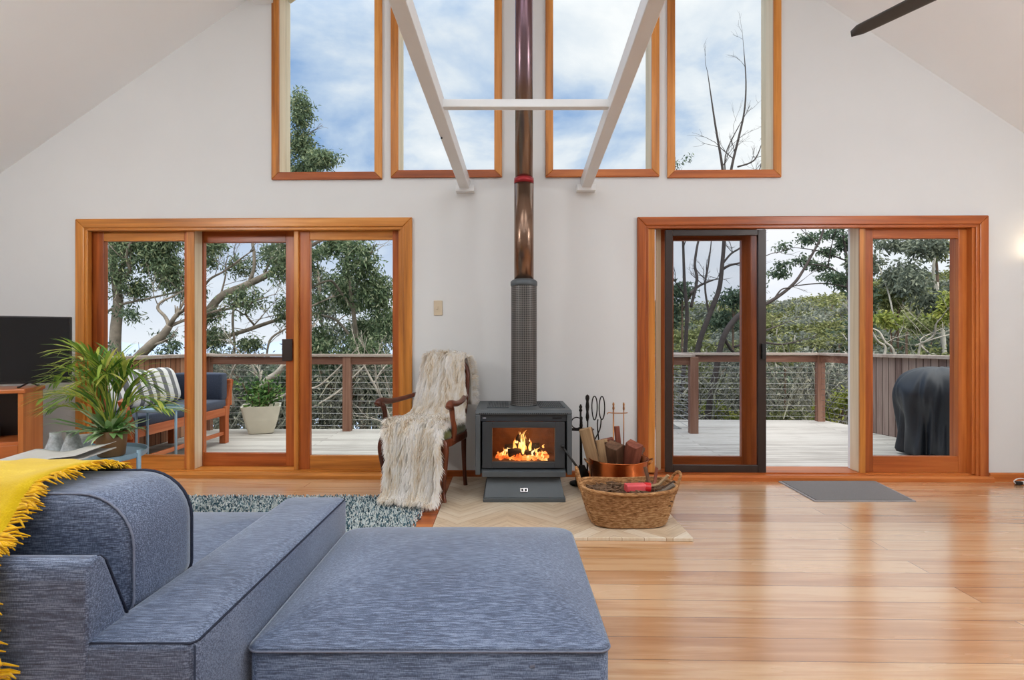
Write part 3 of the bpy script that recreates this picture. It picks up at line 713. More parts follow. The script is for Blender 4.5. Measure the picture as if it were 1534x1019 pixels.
# unseen glowing globes added either side to brighten the ceiling and walls
for (x, y, z, lab) in ((-3.45, 1.6, 2.42, 'unseen fill globe added over the sofa side'), (3.6, 1.6, 2.42, 'unseen fill globe added over the open floor')):
    pd = thing('fill_globe', lab, 'lamp', (x, y, z))
    mb = MB(); mb.lathe([(.16*math.sin(a), -.16*math.cos(a)) for a in [PI*(i+.3)/16.6 for i in range(17)]], (0, 0, 0), 32); mb.build('globe', 'opal', pd, smooth=True)
    mb = MB(); mb.tube([(0, 0, .155), (0, 0, .2)], .03, 14); mb.build('cap', 'fan_grey', pd)
    mb = MB(); mb.tube([(0, 0, .2), (0, 0, cz(x)-z)], .006, 8); mb.build('cord', 'fan_grey', pd)
# ------------------------------------------------------------------ hearth, border, mat, rug
def slab(name, mat, x0, x1, y0, y1, z0, z1, bevel=.003):
    mb = MB(); mb.box(x0, x1, y0, y1, z0, z1)
    return mb.build(name, mat, bevel=bevel)
HZ = .02
def wl_y(x): return 4.33-.02*x-.02
mb = MB(); mb.hexa([(-.44,2.985,0),(1.03,2.955,0),(1.03,wl_y(1.03),0),(-.44,wl_y(-.44),0)], [(-.44,2.985,HZ),(1.03,2.955,HZ),(1.03,wl_y(1.03),HZ),(-.44,wl_y(-.44),HZ)])
struct(mb.build('hearth', 'hearth_tile', bevel=.003), 'pale timber-look tiled hearth under the wood stove', 'hearth')
mb = MB(); mb.hexa([(-.565,2.985,0),(-.442,2.985,0),(-.442,wl_y(-.5),0),(-.565,wl_y(-.5),0)], [(-.565,2.985,.018),(-.442,2.985,.018),(-.442,wl_y(-.5),.018),(-.565,wl_y(-.5),.018)])
struct(mb.build('hearth_border', 'redwood_x', bevel=.003), 'dark red timber border along the hearth', 'hearth border')

g = [G(1166,722), G(1312,722), G(1373,752), G(1220,752)]
mt = thing('door_mat', 'grey ribbed door mat on the floor before the open sliding door', 'mat')
def inset(k, z): 
    c = sum(g, Vector())/4
    return [Vector((p.x+(c.x-p.x)*k, p.y+(c.y-p.y)*k, z)) for p in g]
mb = MB(); mb.hexa(inset(0, .001)[::-1], inset(0.01, .007)[::-1]); mb.build('border', 'mat_edge', mt)
mb = MB(); mb.hexa(inset(.05, .006)[::-1], inset(.055, .011)[::-1]); mb.build('pile', 'grey_rubber', mt)

rug = thing('shag_rug', 'blue and white shaggy rug on the boards behind the sofa', 'rug', (-1.75, 3.1, 0))
rx0, rx1, ry0, ry1 = -1.3, 1.2, -.78, .655
mb = MB(); mb.box(rx0, rx1, ry0, ry1, .001, .012); mb.build('backing', 'rug_pile', rug)
mb = MB(); rr = random.Random(3)
for i in range(26000):
    x = rr.uniform(rx0-.008, rx1+.012); y = rr.uniform(ry0, ry1+.012)
    if y < -.2 and x < .3: continue
    h = rr.uniform(.022, .036); a = rr.uniform(0, 2*PI); l = rr.uniform(0, .018); w = rr.uniform(.0035, .006)
    tx, ty = x+l*math.cos(a), y+l*math.sin(a)
    b = [(x+w*math.cos(a+q), y+w*math.sin(a+q), .008) for q in (0, 2.1, 4.2)]
    t = [(tx+w*.7*math.cos(a+q), ty+w*.7*math.sin(a+q), h) for q in (0, 2.1, 4.2)]
    mb.add(b+t, [(0,1,4,3),(1,2,5,4),(2,0,3,5),(3,4,5)])
o = mb.build('tufts', 'rug_pile', rug, fix=False); o['kind'] = 'stuff'

# ------------------------------------------------------------------ sofa with ottoman
def body(mb, x0, x1, y0, y1, z0, z1, r=.03, crown=0, n=5):
    """upholstered block: rounded plan, soft top edge, slightly crowned top"""
    def loop(ins, z, cr=0):
        return [(x, y, z) for x, y in rrect(x0+ins, x1-ins, y0+ins, y1-ins, max(.004, r-ins*.3), n)]
    e = .022
    L = [loop(.012, z0), loop(0, z0+.02), loop(0, z1-e)]
    for i in range(1, 5):
        a = .5*PI*i/4; L.append(loop(e*(1-math.cos(a)), z1-e+e*math.sin(a)))
    w_ = min(x1-x0, y1-y0)/2
    for k in (.15, .35, .6, .85):
        L.append([( (x0+x1)/2+(p[0]-(x0+x1)/2)*(1-k), (y0+y1)/2+(p[1]-(y0+y1)/2)*(1-k), z1+crown*(1-(1-k)**3)) for p in loop(e, z1)])
    mb.rings(L)
sofa = thing('sofa', 'blue-grey fabric sofa with low square arm and loose back cushions, turned to the stove', 'sofa', (-1.7, 1.1, 0))
so = Vector((1.7, -1.1, 0))
def sx(x): return x+1.7
def sy(y): return y-1.1
mb = MB(); body(mb, sx(-.868), sx(-.63), sy(1.08), sy(2.105), 0.02, .497, .028, .008); mb.build('arm', 'sofa_weave', sofa, smooth=True)
arm = sofa.children[-1]
def loopz(x0, x1, y0, y1, r, z, n=5): return [(x, y, z) for x, y in rrect(x0, x1, y0, y1, r, n)]
mb = MB(); mb.tube([(sx(-.634), sy(1.1), .489), (sx(-.634), sy(2.085), .489), (sx(-.642), sy(2.099), .489)], .0028, 6)
mb.tube([(sx(-.85), sy(1.086), .489), (sx(-.642), sy(1.086), .489), (sx(-.634), sy(1.1), .489)], .0022, 6)
mb.tube([(sx(-.635), sy(1.085), .484), (sx(-.635), sy(1.085), .03)], .0024, 6); mb.build('piping', 'sofa_piping', arm, smooth=True)
# back frame: upright behind, sloping front face
prof = [(1.078, .02), (1.078, .62), (1.084, .648), (1.098, .660), (1.118, .658), (1.130, .645), (1.25, .36), (1.25, .02)]
mb = MB(); mb.prism([(sy(y), z) for y, z in prof], 0, sx(-2.95), sx(-.848)); mb.build('back_frame', 'sofa_weave', sofa, bevel=.012, seg=3, smooth=False)
bf = sofa.children[-1]
mb = MB(); mb.tube([(sx(-.852), sy(1.086), .50), (sx(-.852), sy(1.086), .63), (sx(-.854), sy(1.1), .655), (sx(-.854), sy(1.118), .656), (sx(-.852), sy(1.134), .640), (sx(-.850), sy(1.2), .485)], .0026, 6); mb.build('piping', 'sofa_piping', bf, smooth=True)
mb = MB(); mb.box(sx(-2.95), sx(-.866), sy(1.2), sy(2.2), .02, .25); mb.build('base', 'sofa_weave', sofa, bevel=.015)
for (a, b) in ((-1.9, -.872), (-2.93, -1.905)):
    mb = MB(); body(mb, sx(a), sx(b), sy(1.24), sy(2.255), .25, .392, .05, .02, 6); mb.build('seat_cushion', 'sofa_weave', sofa, smooth=True)
def back_cushion(x0, x1):
    # boxed cushion leaning on the frame: loops in the x-z plane stacked from rear panel to front panel
    z0, z1 = .462, .752
    outl = rrect(x0, x1, z0, z1, [.05, .05, .125, .125], 8)
    cx_, cz_ = (x0+x1)/2, (z0+z1)/2
    def loop(k, y, ins=0):
        out = []
        for x, z in outl:
            dx, dz = x-cx_, z-cz_
            sxk = 1-ins/abs(x1-cx_); szk = 1-ins/abs(z1-cz_)
            lean = (z-z0)*.0
            out.append((sx(cx_+dx*k*sxk), sy(y-lean), cz_+dz*k*szk))
        return out
    mb = MB(); L = []
    for k in (.25, .5, .7, .85, .95): L.append(loop(k, 1.225-.028*(1-k**3)))
    L.append(loop(1, 1.232))
    for t in (.12, .3, .5, .7, .88): L.append(loop(1+.018*math.sin(PI*t)*1.0, 1.232+.22*t))
    L.append(loop(1.0, 1.452))
    for k in (.95, .85, .7, .5, .25): L.append(loop(k, 1.46+.05*(1-k**3)))
    mb.rings(L); c = mb.build('back_cushion', 'sofa_weave', sofa, smooth=True)
    for y, r, m in ((1.230, .0028, 'sofa_seam'), (1.455, .0046, 'sofa_piping')):
        mb = MB(); mb.tube(loop(1.004, y), r, 6, closed=True); mb.build('piping', m, c, smooth=True)
back_cushion(-1.845, -.862); back_cushion(-2.86, -1.865)

ott = thing('ottoman', 'wide square blue-grey fabric ottoman pushed against the sofa arm', 'ottoman', (-.19, 1.68, 0))
ox0, ox1, oy0, oy1 = -.62+.19, .245+.19, 1.272-1.68, 2.105-1.68
mb = MB(); L = []
SEAM = .366
outl = rrect(ox0, ox1, oy0, oy1, [.03, .03, .07, .07], 8)
def oloop(ins, z):
    g_ = max(0, ins)*.8; lim = (min(ox1-ox0, oy1-oy0)/2-max(0, ins))*.97
    return [(x, y, z) for x, y in rrect(ox0+ins, ox1-ins, oy0+ins, oy1-ins, [min(lim, q+g_) for q in (.03, .03, .07, .07)], 8)]
mb.rings([oloop(.012, .03), oloop(0, .05), oloop(0, .2), oloop(0, SEAM-.004)]); mb.build('base', 'sofa_weave', ott, smooth=True)
mb = MB(); L = [oloop(.0, SEAM-.003), oloop(-.003, SEAM+.006)]
for i in range(1, 19):
    t = i/18; ins = .40*t**1.5
    L.append(oloop(ins, SEAM+.006+.062*(1-(1-t**1.5)**2.8)))
mb.rings(L, cap0=False); mb.build('cushion', 'sofa_weave', ott, smooth=True)
mb = MB(); mb.tube(oloop(-.003, SEAM), .0030, 6, closed=True); mb.build('piping', 'sofa_seam', ott, smooth=True)
mb = MB(); mb.obox((.245-.135-.05+.19+.0, oy0-.002, .332), (.006, 0, .001), (0, .002, 0), (0, 0, .003)); mb.build('loose_thread', 'sofa_seam', ott)

# ------------------------------------------------------------------ mustard throw over the sofa back
thr = thing('throw_blanket', 'mustard yellow wool throw with fringed edge draped over the sofa back', 'blanket', (-1.6, 1.25, .7))
prof = smooth_path([(1.058, .18), (1.058, .45), (1.060, .64), (1.075, .683), (1.12, .690), (1.18, .735), (1.235, .775), (1.34, .784), (1.44, .778), (1.497, .735), (1.522, .64), (1.525, .56)], 5)
rows = []; NX = 46; rr = random.Random(5)
edge_pts = []
for j, (y, z) in enumerate(prof):
    t = j/(len(prof)-1); row = []
    xr = -1.035-.06*t**.8+.014*math.sin(9*t)+(.03 if t < .1 else 0)
    for i in range(NX+1):
        s_ = i/NX; x = xr+(-2.55-xr)*s_
        wv = .006*math.sin(x*23+t*4)+.004*math.sin(x*51-t*9)
        hang = 1 if (t < .3 or t > .85) else .45
        row.append((x+1.6, y-1.25+(-wv*hang if t < .3 else (wv*hang if t > .85 else 0)), z-.7+(abs(wv)*.8 if .25 < t < .9 else 0)))
    rows.append(row); edge_pts.append(Vector(row[0]))
mb = MB(); mb.grid(rows); mb.build('cloth', 'mustard_wool', thr, smooth=True, solid=.008)
mb = MB()
for k in range(300):
    f = rr.uniform(0, len(edge_pts)-1.01); i = int(f); p = edge_pts[i].lerp(edge_pts[i+1], f-i)
    tg = (edge_pts[i+1]-edge_pts[i]).normalized(); L = rr.uniform(.024, .05)
    d = (Vector((1, 0, 0))+tg*rr.uniform(-.55, .55)+Vector((0, rr.uniform(-.25, .05), rr.uniform(-.15, .25)))).normalized()
    p0 = p-Vector((.012, 0, 0)); p1 = p+d*L*.5; p2 = p+d*L+Vector((0, rr.uniform(-.008, .008), -L*rr.uniform(.1, .45)))
    mb.tube([p0, p1, p2], [.0034, .0030, .0012], 5, cap=False)
o = mb.build('fringe', 'mustard_fringe', thr, smooth=True, fix=False)

# ------------------------------------------------------------------ wood stove
SX0, SX1, SYF, SYB, SZ0, SZ1 = -.219, .4426, 3.65, 4.25, .197, .639
SXC = (SX0+SX1)/2
st = thing('wood_stove', 'grey steel wood stove on a flared pedestal with fire burning behind glass', 'stove', (SXC, 3.95, HZ))
def sl(x, y, z): return (x-SXC, y-3.95, z-HZ)
def sbox(mb, x0, x1, y0, y1, z0, z1): a = sl(x0, y0, z0); b = sl(x1, y1, z1); mb.box(a[0], b[0], a[1], b[1], a[2], b[2]); return mb
# pixel helper on the front plane
def fp(px, py, Y=SYF): q = P(px, py, Y); return q.x, q.z
mb = MB()
t_ = .035
mb.add([], [])
sbox(mb, SX0, SX0+t_, SYF, SYB, SZ0, SZ1-.03); sbox(mb, SX1-t_, SX1, SYF, SYB, SZ0, SZ1-.03)
sbox(mb, SX0+t_, SX1-t_, SYB-.02, SYB, SZ0, SZ1-.03); sbox(mb, SX0+t_, SX1-t_, SYF+.05, SYB-.02, SZ0, SZ0+.03)
mb.build('casing', 'stove_grey', st, bevel=.006)
mb = MB(); a = sl(SX0, SYF, SZ1-.03); b = sl(SX1, SYB, SZ1)
mb.prism([(a[1], a[2]), (a[1], a[2]+.014), (a[1]+.016, b[2]), (b[1], b[2]), (b[1], a[2])], 0, a[0], b[0]); mb.build('top_plate', 'stove_grey', st, bevel=.003)
tp = st.children[-1]
# louvres: two dark panels of slots either side of the flue
for (x0, x1) in ((fp(731, 600, 4.0)[0], fp(762, 600, 4.0)[0]), (fp(806, 600, 4.0)[0], fp(842, 600, 4.0)[0])):
    mb = MB(); sbox(mb, x0, x1, 3.80, 4.17, SZ1, SZ1+.0015); mb.build('vent_recess', 'stove_hole', tp)
    mb = MB(); n = 13
    for i in range(n): 
        xx = x0+(x1-x0)*(i+.5)/n; sbox(mb, xx-.0032, xx+.0032, 3.80, 4.17, SZ1+.0015, SZ1+.006)
    for yy in (3.80, 3.895, 3.985, 4.075, 4.165): sbox(mb, x0, x1, yy-.004, yy+.004, SZ1+.0015, SZ1+.006)
    mb.build('vent_grille', 'stove_grey', tp)
mb = MB()
for i in range(46):
    xx = SX0+.03+(SX1-SX0-.06)*i/45; sbox(mb, xx-.003, xx+.003, SYF-.0012, SYF+.001, SZ1-.026, SZ1-.018)
mb.build('perforation', 'stove_hole', tp)
# fascia above the door, lip below
x0, zt_ = fp(720, 624); x1, zb_ = fp(849, 631)
mb = MB(); sbox(mb, SX0+t_, SX1-t_, SYF+.02, SYF+.05, fp(0, 632)[1], SZ1-.03); mb.build('fascia', 'stove_dark', st, bevel=.002)
fa = st.children[-1]
mb = MB(); q0 = fp(828, 626); q1 = fp(842, 628.5); sbox(mb, q0[0], q1[0], SYF+.016, SYF+.021, q1[1], q0[1]); mb.build('air_slider', 'stove_hole', fa)
mb = MB(); q0 = fp(723, 626); q1 = fp(728, 628); sbox(mb, q0[0], q1[0], SYF+.0165, SYF+.021, q1[1], q0[1]); mb.build('badge', 'chrome', fa)
mb = MB(); a0, _ = fp(722, 0); a1, _ = fp(847, 0)
mb.prism([(sl(0, SYF+.03, 0)[1], fp(0, 702)[1]-HZ), (sl(0, SYF-.02, 0)[1], fp(0, 706)[1]-HZ), (sl(0, SYF-.02, 0)[1], fp(0, 714)[1]-HZ), (sl(0, SYF+.05, 0)[1], fp(0, 714)[1]-HZ)], 0, a0-SXC, a1-SXC); mb.build('ash_lip', 'stove_grey', st, bevel=.003)
# door with glass
dx0, dz1 = fp(722.5, 632.5); dx1, dz0 = fp(846, 701)
gx0, gz1 = fp(737.5, 641); gx1, gz0 = fp(831, 692)
mb = MB()
sbox(mb, dx0, gx0, SYF-.008, SYF+.035, dz0, dz1); sbox(mb, gx1, dx1, SYF-.008, SYF+.035, dz0, dz1)
sbox(mb, gx0, gx1, SYF-.008, SYF+.035, gz1, dz1); sbox(mb, gx0, gx1, SYF-.008, SYF+.035, dz0, gz0)
mb.build('door', 'stove_dark', st, bevel=.003); dr = st.children[-1]
mb = MB(); sbox(mb, gx0, gx1, SYF+.012, SYF+.016, gz0, gz1); mb.build('door_glass', 'stove_glass', dr)
mb = MB(); hk = sl(*P(842.5, 669, SYF-.02))
mb.lathe([(.011, -.008), (.011, .008)], hk, 14)
h2 = sl(*P(866, 702, SYF-.10)); mb.tube([hk, Vector(hk).lerp(Vector(h2), .25), h2], [.006, .0075, .0085], 10); mb.build('handle', 'black_plastic', dr, smooth=True)
# fire box
mb = MB()
sbox(mb, gx0-.05, gx1+.05, SYF+.36, SYF+.38, SZ0+.03, SZ1-.06); sbox(mb, gx0-.06, gx0-.045, SYF+.04, SYF+.38, SZ0+.03, SZ1-.06)
sbox(mb, gx1+.045, gx1+.06, SYF+.04, SYF+.38, SZ0+.03, SZ1-.06); sbox(mb, gx0-.05, gx1+.05, SYF+.04, SYF+.38, gz0-.03, gz0-.012); sbox(mb, gx0-.05, gx1+.05, SYF+.04, SYF+.38, SZ1-.07, SZ1-.06)
mb.build('fire_bricks', 'firebrick', st)
# pedestal
mb = MB()
T = [P(731, 716, 3.67), P(841, 716, 3.67)]; B_ = [P(725, 746, SYF-.03), P(846, 746, SYF-.03)]
f0 = SYF+.02; zt_ = .197; zb_ = HZ+.028
mb.hexa([sl(B_[0].x, 3.625, zb_), sl(B_[1].x, 3.625, zb_), sl(B_[1].x, 4.15, zb_), sl(B_[0].x, 4.15, zb_)], [sl(-.135, 3.70, zt_), sl(.36, 3.70, zt_), sl(.36, 4.15, zt_), sl(-.135, 4.15, zt_)])
sbox(mb, B_[0].x-.006, B_[1].x+.006, 3.617, 4.16, HZ, zb_)
mb.build('pedestal', 'stove_grey', st, bevel=.004)
pe = st.children[-1]
bc = P(785, 733, 3.66)
mb = MB(); n_ = Vector((0, -.96, .42)).normalized(); 
yy = 3.625+(.075)*((bc.z-zb_)/(zt_-zb_))-.004
mb.obox(sl(bc.x, yy, bc.z), (.026, 0, 0), (0, .003, 0), (0, .008, .0125)); mb.build('badge', 'chrome', pe, bevel=.003)
mb = MB()
for s_ in (-1, 1): mb.obox(sl(bc.x+s_*.012, yy-.004, bc.z-.001), (.006, 0, 0), (0, .001, 0), (0, .004, .006))
mb.build('badge_mark', 'stove_hole', pe)
# logs, embers and flames
fc = Vector(sl(*P(782, 690, SYF+.2))); rr = random.Random(11)
fy = fc.y
def flog(a, b, r): 
    mb = MB(); pts = [Vector(a).lerp(Vector(b), t)+Vector((0, 0, .006*math.sin(t*7))) for t in (0, .3, .6, 1)]
    mb.tube(pts, [r, r*1.05, r*.98, r*.9], 9); return mb
z0_ = gz0-.012-HZ
flog((fc.x-.12, fy+.06, z0_+.045), (fc.x+.13, fy+.1, z0_+.05), .038).build('burning_log', 'bark_dark', st, smooth=True)
flog((fc.x-.10, fy-.05, z0_+.04), (fc.x+.09, fy-.03, z0_+.036), .033).build('burning_log', 'bark_dark', st, smooth=True)
flog((fc.x-.035, fy-.02, z0_+.15), (fc.x+.095, fy-.0, z0_+.065), .024).build('burning_log', 'bark_dark', st, smooth=True)
mb = MB()
for i in range(420):
    x = rr.gauss(0, .095); y = rr.uniform(-.12, .14)
    if abs(x) > .185: continue
    h = max(.004, .05*math.exp(-(x/.11)**2)*rr.random()); c = Vector((fc.x+x, fy+y, z0_+h*.6+.004)); s_ = rr.uniform(.004, .013)
    ax = Vector((rr.uniform(-1,1), rr.uniform(-1,1), rr.uniform(-1,1))).normalized(); bx = ax.orthogonal().normalized(); cx_ = ax.cross(bx)
    mb.obox(c, ax*s_, bx*s_*.7, cx_*s_*.6)
o = mb.build('embers', 'ember', st, fix=False); o['kind'] = 'stuff'
def flame(mb, x, y, z, h, w, lean):
    k = 9; pts = []; rad = []
    ph = rr.uniform(0, 6)
    for i in range(k):
        t = i/(k-1); pts.append((x+lean*t*t+.010*math.sin(ph+t*6)*t, y+.006*math.cos(ph+t*5)*t, z+h*t)); rad.append(max(.0008, w*(math.sin(PI*(t*.78+.2))**1.0)*(1-t)**.55))
    mb.tube(pts, rad, 7)
for k in range(26):
    x = rr.gauss(.005, .05); hmax = .155*math.exp(-(x/.055)**2)+.03
    mb = MB(); flame(mb, fc.x+x, fy+rr.uniform(-.07, .08), z0_+.03+rr.uniform(0, .03), hmax*rr.uniform(.55, 1.05), rr.uniform(.006, .015), rr.uniform(-.02, .03))
    mb.build('flame', 'flame', st, smooth=True)
for k in range(14):
    x = rr.choice((-1, 1))*rr.uniform(.06, .15)
    mb = MB(); flame(mb, fc.x+x, fy+rr.uniform(-.08, .04), z0_+.006, rr.uniform(.03, .065), rr.uniform(.004, .009), rr.uniform(-.01, .01)); mb.build('flame', 'flame', st, smooth=True)
point('fire_light', (SXC+fc.x, 3.95+fc.y-.03, HZ+z0_+.16), (1, .5, .18), 2.2, .05)

# ------------------------------------------------------------------ flue
FX, FY = .124, 3.985
fl = thing('flue_pipe', 'tall heat-stained stainless flue pipe with perforated guard rising from the stove', 'flue', (FX, FY, SZ1))
gz = P(0, 420, FY).z
mb = MB(); mb.lathe([(.0955, -.0), (.0955, gz-SZ1-.03)], (0, 0, 0), 40, cap=False); mb.lathe([(.102, 0), (.102, .012)], (0, 0, 0), 40); mb.build('guard', 'flue_guard', fl, smooth=True)
gd = fl.children[-1]
mb = MB(); mb.lathe([(.0965, gz-SZ1-.045), (.1, gz-SZ1-.04), (.1, gz-SZ1-.012), (.09, gz-SZ1-.002), (.076, gz-SZ1+.006), (.07, gz-SZ1+.006)], (0, 0, 0), 40); mb.build('collar', 'stove_grey', gd, smooth=True)
zb = P(0, 271, FY).z; ztop = cz(.124)-.025
mb = MB(); mb.lathe([(.0725, gz-SZ1-.05), (.0725, zb-SZ1-.02)], (0, 0, 0), 40); lo = mb.build('pipe', 'flue_steel', fl, smooth=True)
mb = MB(); mb.lathe([(.0655, zb-SZ1-.03), (.0655, ztop-SZ1)], (0, 0, 0), 40); mb.build('pipe', 'flue_steel', fl, smooth=True)
mb = MB(); mb.lathe([(.0735, zb-SZ1-.024), (.0735, zb-SZ1+.016), (.066, zb-SZ1+.018)], (0, 0, 0), 40); o = mb.build('joint_band', plain('red_band', srgb(150, 34, 40), .35, .4), fl, smooth=True); o['label'] = 'red joint band'
# ------------------------------------------------------------------ carved armchair
ch = thing('armchair', 'carved dark wooden armchair with green velvet seat beside the left door', 'chair', (-.585, 3.905, .002), math.radians(-19))
HW, HD = .255, .225            # half width, half depth
def cleg(x, y, front):
    s = 1 if x > 0 else -1; f = -1 if front else 1
    if front: pts = [(x, y, .43), (x+s*.012, y+f*.014, .36), (x+s*.004, y+f*.004, .22), (x-s*.008, y-f*.006, .10), (x+s*.006, y+f*.012, .03), (x+s*.008, y+f*.016, .006)]; rad = [.026, .028, .019, .013, .016, .018]
    else: pts = [(x, y, .45), (x, y, .3), (x, y+f*.012, .14), (x, y+f*.03, .03), (x, y+f*.034, .004)]; rad = [.022, .019, .015, .016, .018]
    mb = MB(); q = smooth_path([p+(r,) for p, r in zip(pts, rad)], 4); mb.tube([p[:3] for p in q], [p[3] for p in q], 10); return mb
for x in (-1, 1):
    cleg(x*(HW-.02), -HD+.02, True).build('leg', 'mahogany', ch, smooth=True); cleg(x*(HW-.055), HD-.02, False).build('leg', 'mahogany', ch, smooth=True)
mb = MB(); seat_out = smooth_path([(-HW, -HD+.03), (-HW*.55, -HD-.02), (0, -HD-.035), (HW*.55, -HD-.02), (HW, -HD+.03), (HW-.01, 0), (HW-.045, HD), (0, HD+.005), (-HW+.045, HD), (-HW+.01, 0), (-HW, -HD+.03)], 4)[:-1]
mb.rings([[(x, y, .385) for x, y in seat_out], [(x*1.02, y*1.02, .395) for x, y in seat_out], [(x*1.02, y*1.02, .43) for x, y in seat_out], [(x, y, .438) for x, y in seat_out]]); mb.build('seat_rail', 'mahogany', ch, smooth=False, bevel=.004)
mb = MB(); mb.rings([[(x*k, y*k, z) for x, y in seat_out] for k, z in ((.96, .437), (.99, .455), (.97, .478), (.88, .498), (.7, .508), (.4, .513), (.1, .514))]); mb.build('seat', 'green_velvet', ch, smooth=True)
for s in (-1, 1):       # arms: curved support and sweeping rest
    pts = [(s*(HW-.005), -HD*.45, .42), (s*(HW+.018), -HD*.55, .50), (s*(HW+.012), -HD*.62, .58), (s*(HW+.015), -HD*.72, .645), (s*(HW+.02), -HD*.9, .672)]
    mb = MB(); q = smooth_path([p+(r,) for p, r in zip(pts, (.023, .02, .018, .02, .024))], 4); mb.tube([p[:3] for p in q], [p[3] for p in q], 10); mb.build('arm_support', 'mahogany', ch, smooth=True)
    pts = [(s*(HW+.022), -HD*1.02, .66), (s*(HW+.02), -HD*.85, .685), (s*(HW+.012), -HD*.3, .672), (s*(HW-.012), HD*.4, .68), (s*(HW-.06), HD*1.05, .705)]
    mb = MB(); q = smooth_path([p+(r,) for p, r in zip(pts, (.022, .025, .02, .018, .017))], 4); mb.tube([p[:3] for p in q], [p[3] for p in q], 10); mb.build('arm', 'mahogany', ch, smooth=True)
# back: oval-topped frame with upholstered panel, leaning
def bk(x, t): return (x, HD-.01+.085*t, .45+.53*t)
fr = smooth_path([bk(-.17, 0), bk(-.195, .3), bk(-.20, .62), bk(-.185, .86), bk(-.11, .97), bk(0, 1.0), bk(.11, .97), bk(.185, .86), bk(.20, .62), bk(.195, .3), bk(.17, 0)], 5)
mb = MB(); mb.tube(fr, .019, 10); mb.tube([bk(-.17, .12), bk(0, .10), bk(.17, .12)], .016, 8); mb.build('back_frame', 'mahogany', ch, smooth=True)
ctr = Vector(bk(0, .52)); mb = MB()
mb.rings([[ctr+(Vector(p)-ctr)*k+Vector((0, -o, 0)) for p in fr] for k, o in ((.97, -.01), (.95, .012), (.8, .028), (.5, .036), (.15, .038))]); mb.build('backrest', 'green_velvet', ch, smooth=True)

# faux-fur throw hanging over the chair back, seat and down to the rug
fur = thing('fur_throw', 'shaggy cream faux fur throw draped over the carved armchair down to the floor', 'throw', ch.location, ch.rotation_euler[2])
prof = smooth_path([(.345, .62, .22, -.02), (.34, .85, .20, .0), (.315, .99, .165, .02), (.285, 1.015, .155, .02), (.245, .965, .17, .02), (.205, .8, .185, .02), (.165, .62, .20, .01), (.105, .545, .215, 0), (-.05, .54, .22, .0), (-.19, .535, .215, .01), (-.265, .50, .205, .025), (-.292, .40, .19, .04), (-.305, .25, .185, .05), (-.325, .12, .185, .06), (-.36, .062, .185, .065), (-.41, .05, .175, .07)], 4)
rows = []; NXF = 22
for j, (y, z, hw, xc) in enumerate(prof):
    t = j/(len(prof)-1); row = []
    for i in range(NXF+1):
        s_ = -1+2*i/NXF
        fold = .016*math.sin(s_*6.5+2.2*t)+.010*math.sin(s_*13-5*t)
        x = xc+s_*hw*(1+.05*math.sin(t*17+s_))
        row.append(Vector((x, y-(abs(fold) if t > .55 else fold*.7), z+(abs(fold)*.9 if .4 < t < .62 else 0)-.05*max(0, abs(s_)-.75)*(1 if .15 < t < .65 else 0))))
    rows.append(row)
mb = MB(); mb.grid(rows); hide = mb.build('hide', 'fur', fur, smooth=True, solid=.01)
rr = random.Random(21); mb = MB(); nr = len(rows)-1
lens = [max((rows[j+1][NXF//2]-rows[j][NXF//2]).length, 1e-4) for j in range(nr)]
cum = [0]
for l in lens: cum.append(cum[-1]+l)
import bisect
for k in range(30000):
    d_ = rr.random()*cum[-1]; j = min(nr-1, bisect.bisect_right(cum, d_)-1); fj = (d_-cum[j])/lens[j]
    f = rr.random()*NXF
    if rr.random() < .16: f = rr.choice((rr.uniform(0, .4), NXF-rr.uniform(0, .4)))
    i = min(NXF-1, int(f)); fi = f-i
    a, b, c, d = rows[j][i], rows[j][i+1], rows[j+1][i], rows[j+1][i+1]
    p = (a*(1-fi)+b*fi)*(1-fj)+(c*(1-fi)+d*fi)*fj
    tu = (b-a).normalized(); tv = (c-a).normalized(); n = tu.cross(tv).normalized()
    if (d_/cum[-1]) < .2: n = n if n.y > 0 else -n
    elif n.y > 0 and n.z < .3: n = -n
    elif n.z < 0 and abs(n.y) < .5: n = -n
    side = (f/NXF-.5)*2; e = max(0, abs(side)-.9)*10*(1 if side > 0 else -1)
    L = rr.uniform(.035, .075)
    clump = math.sin(p.x*70+p.z*33)*.5+math.sin(p.z*61-p.x*40)*.5
    g_ = (n*rr.uniform(.35, .75)+tv*rr.uniform(.35, .9)+tu*(rr.uniform(-.35, .35)+e*.6+.35*clump)+Vector((0, 0, -.35))).normalized()
    q1 = p+g_*L*.5+n*.006; q2 = p+g_*L+Vector((0, 0, -.22*L)); 
    if q2.z < .028: q2.z = .028+rr.uniform(0, .006)
    if q1.z < .03: q1.z = .034
    w_ = rr.uniform(.0018, .0034); sd = g_.cross(n)
    if sd.length < .01: sd = tu
    sd = sd.normalized()*w_
    mb.add([p-sd, p+sd, q1+sd*.8, q1-sd*.8, q2], [(0,1,2,3), (3,2,4)])
o = mb.build('fur_pile', 'fur', fur, fix=False); o['kind'] = 'stuff'

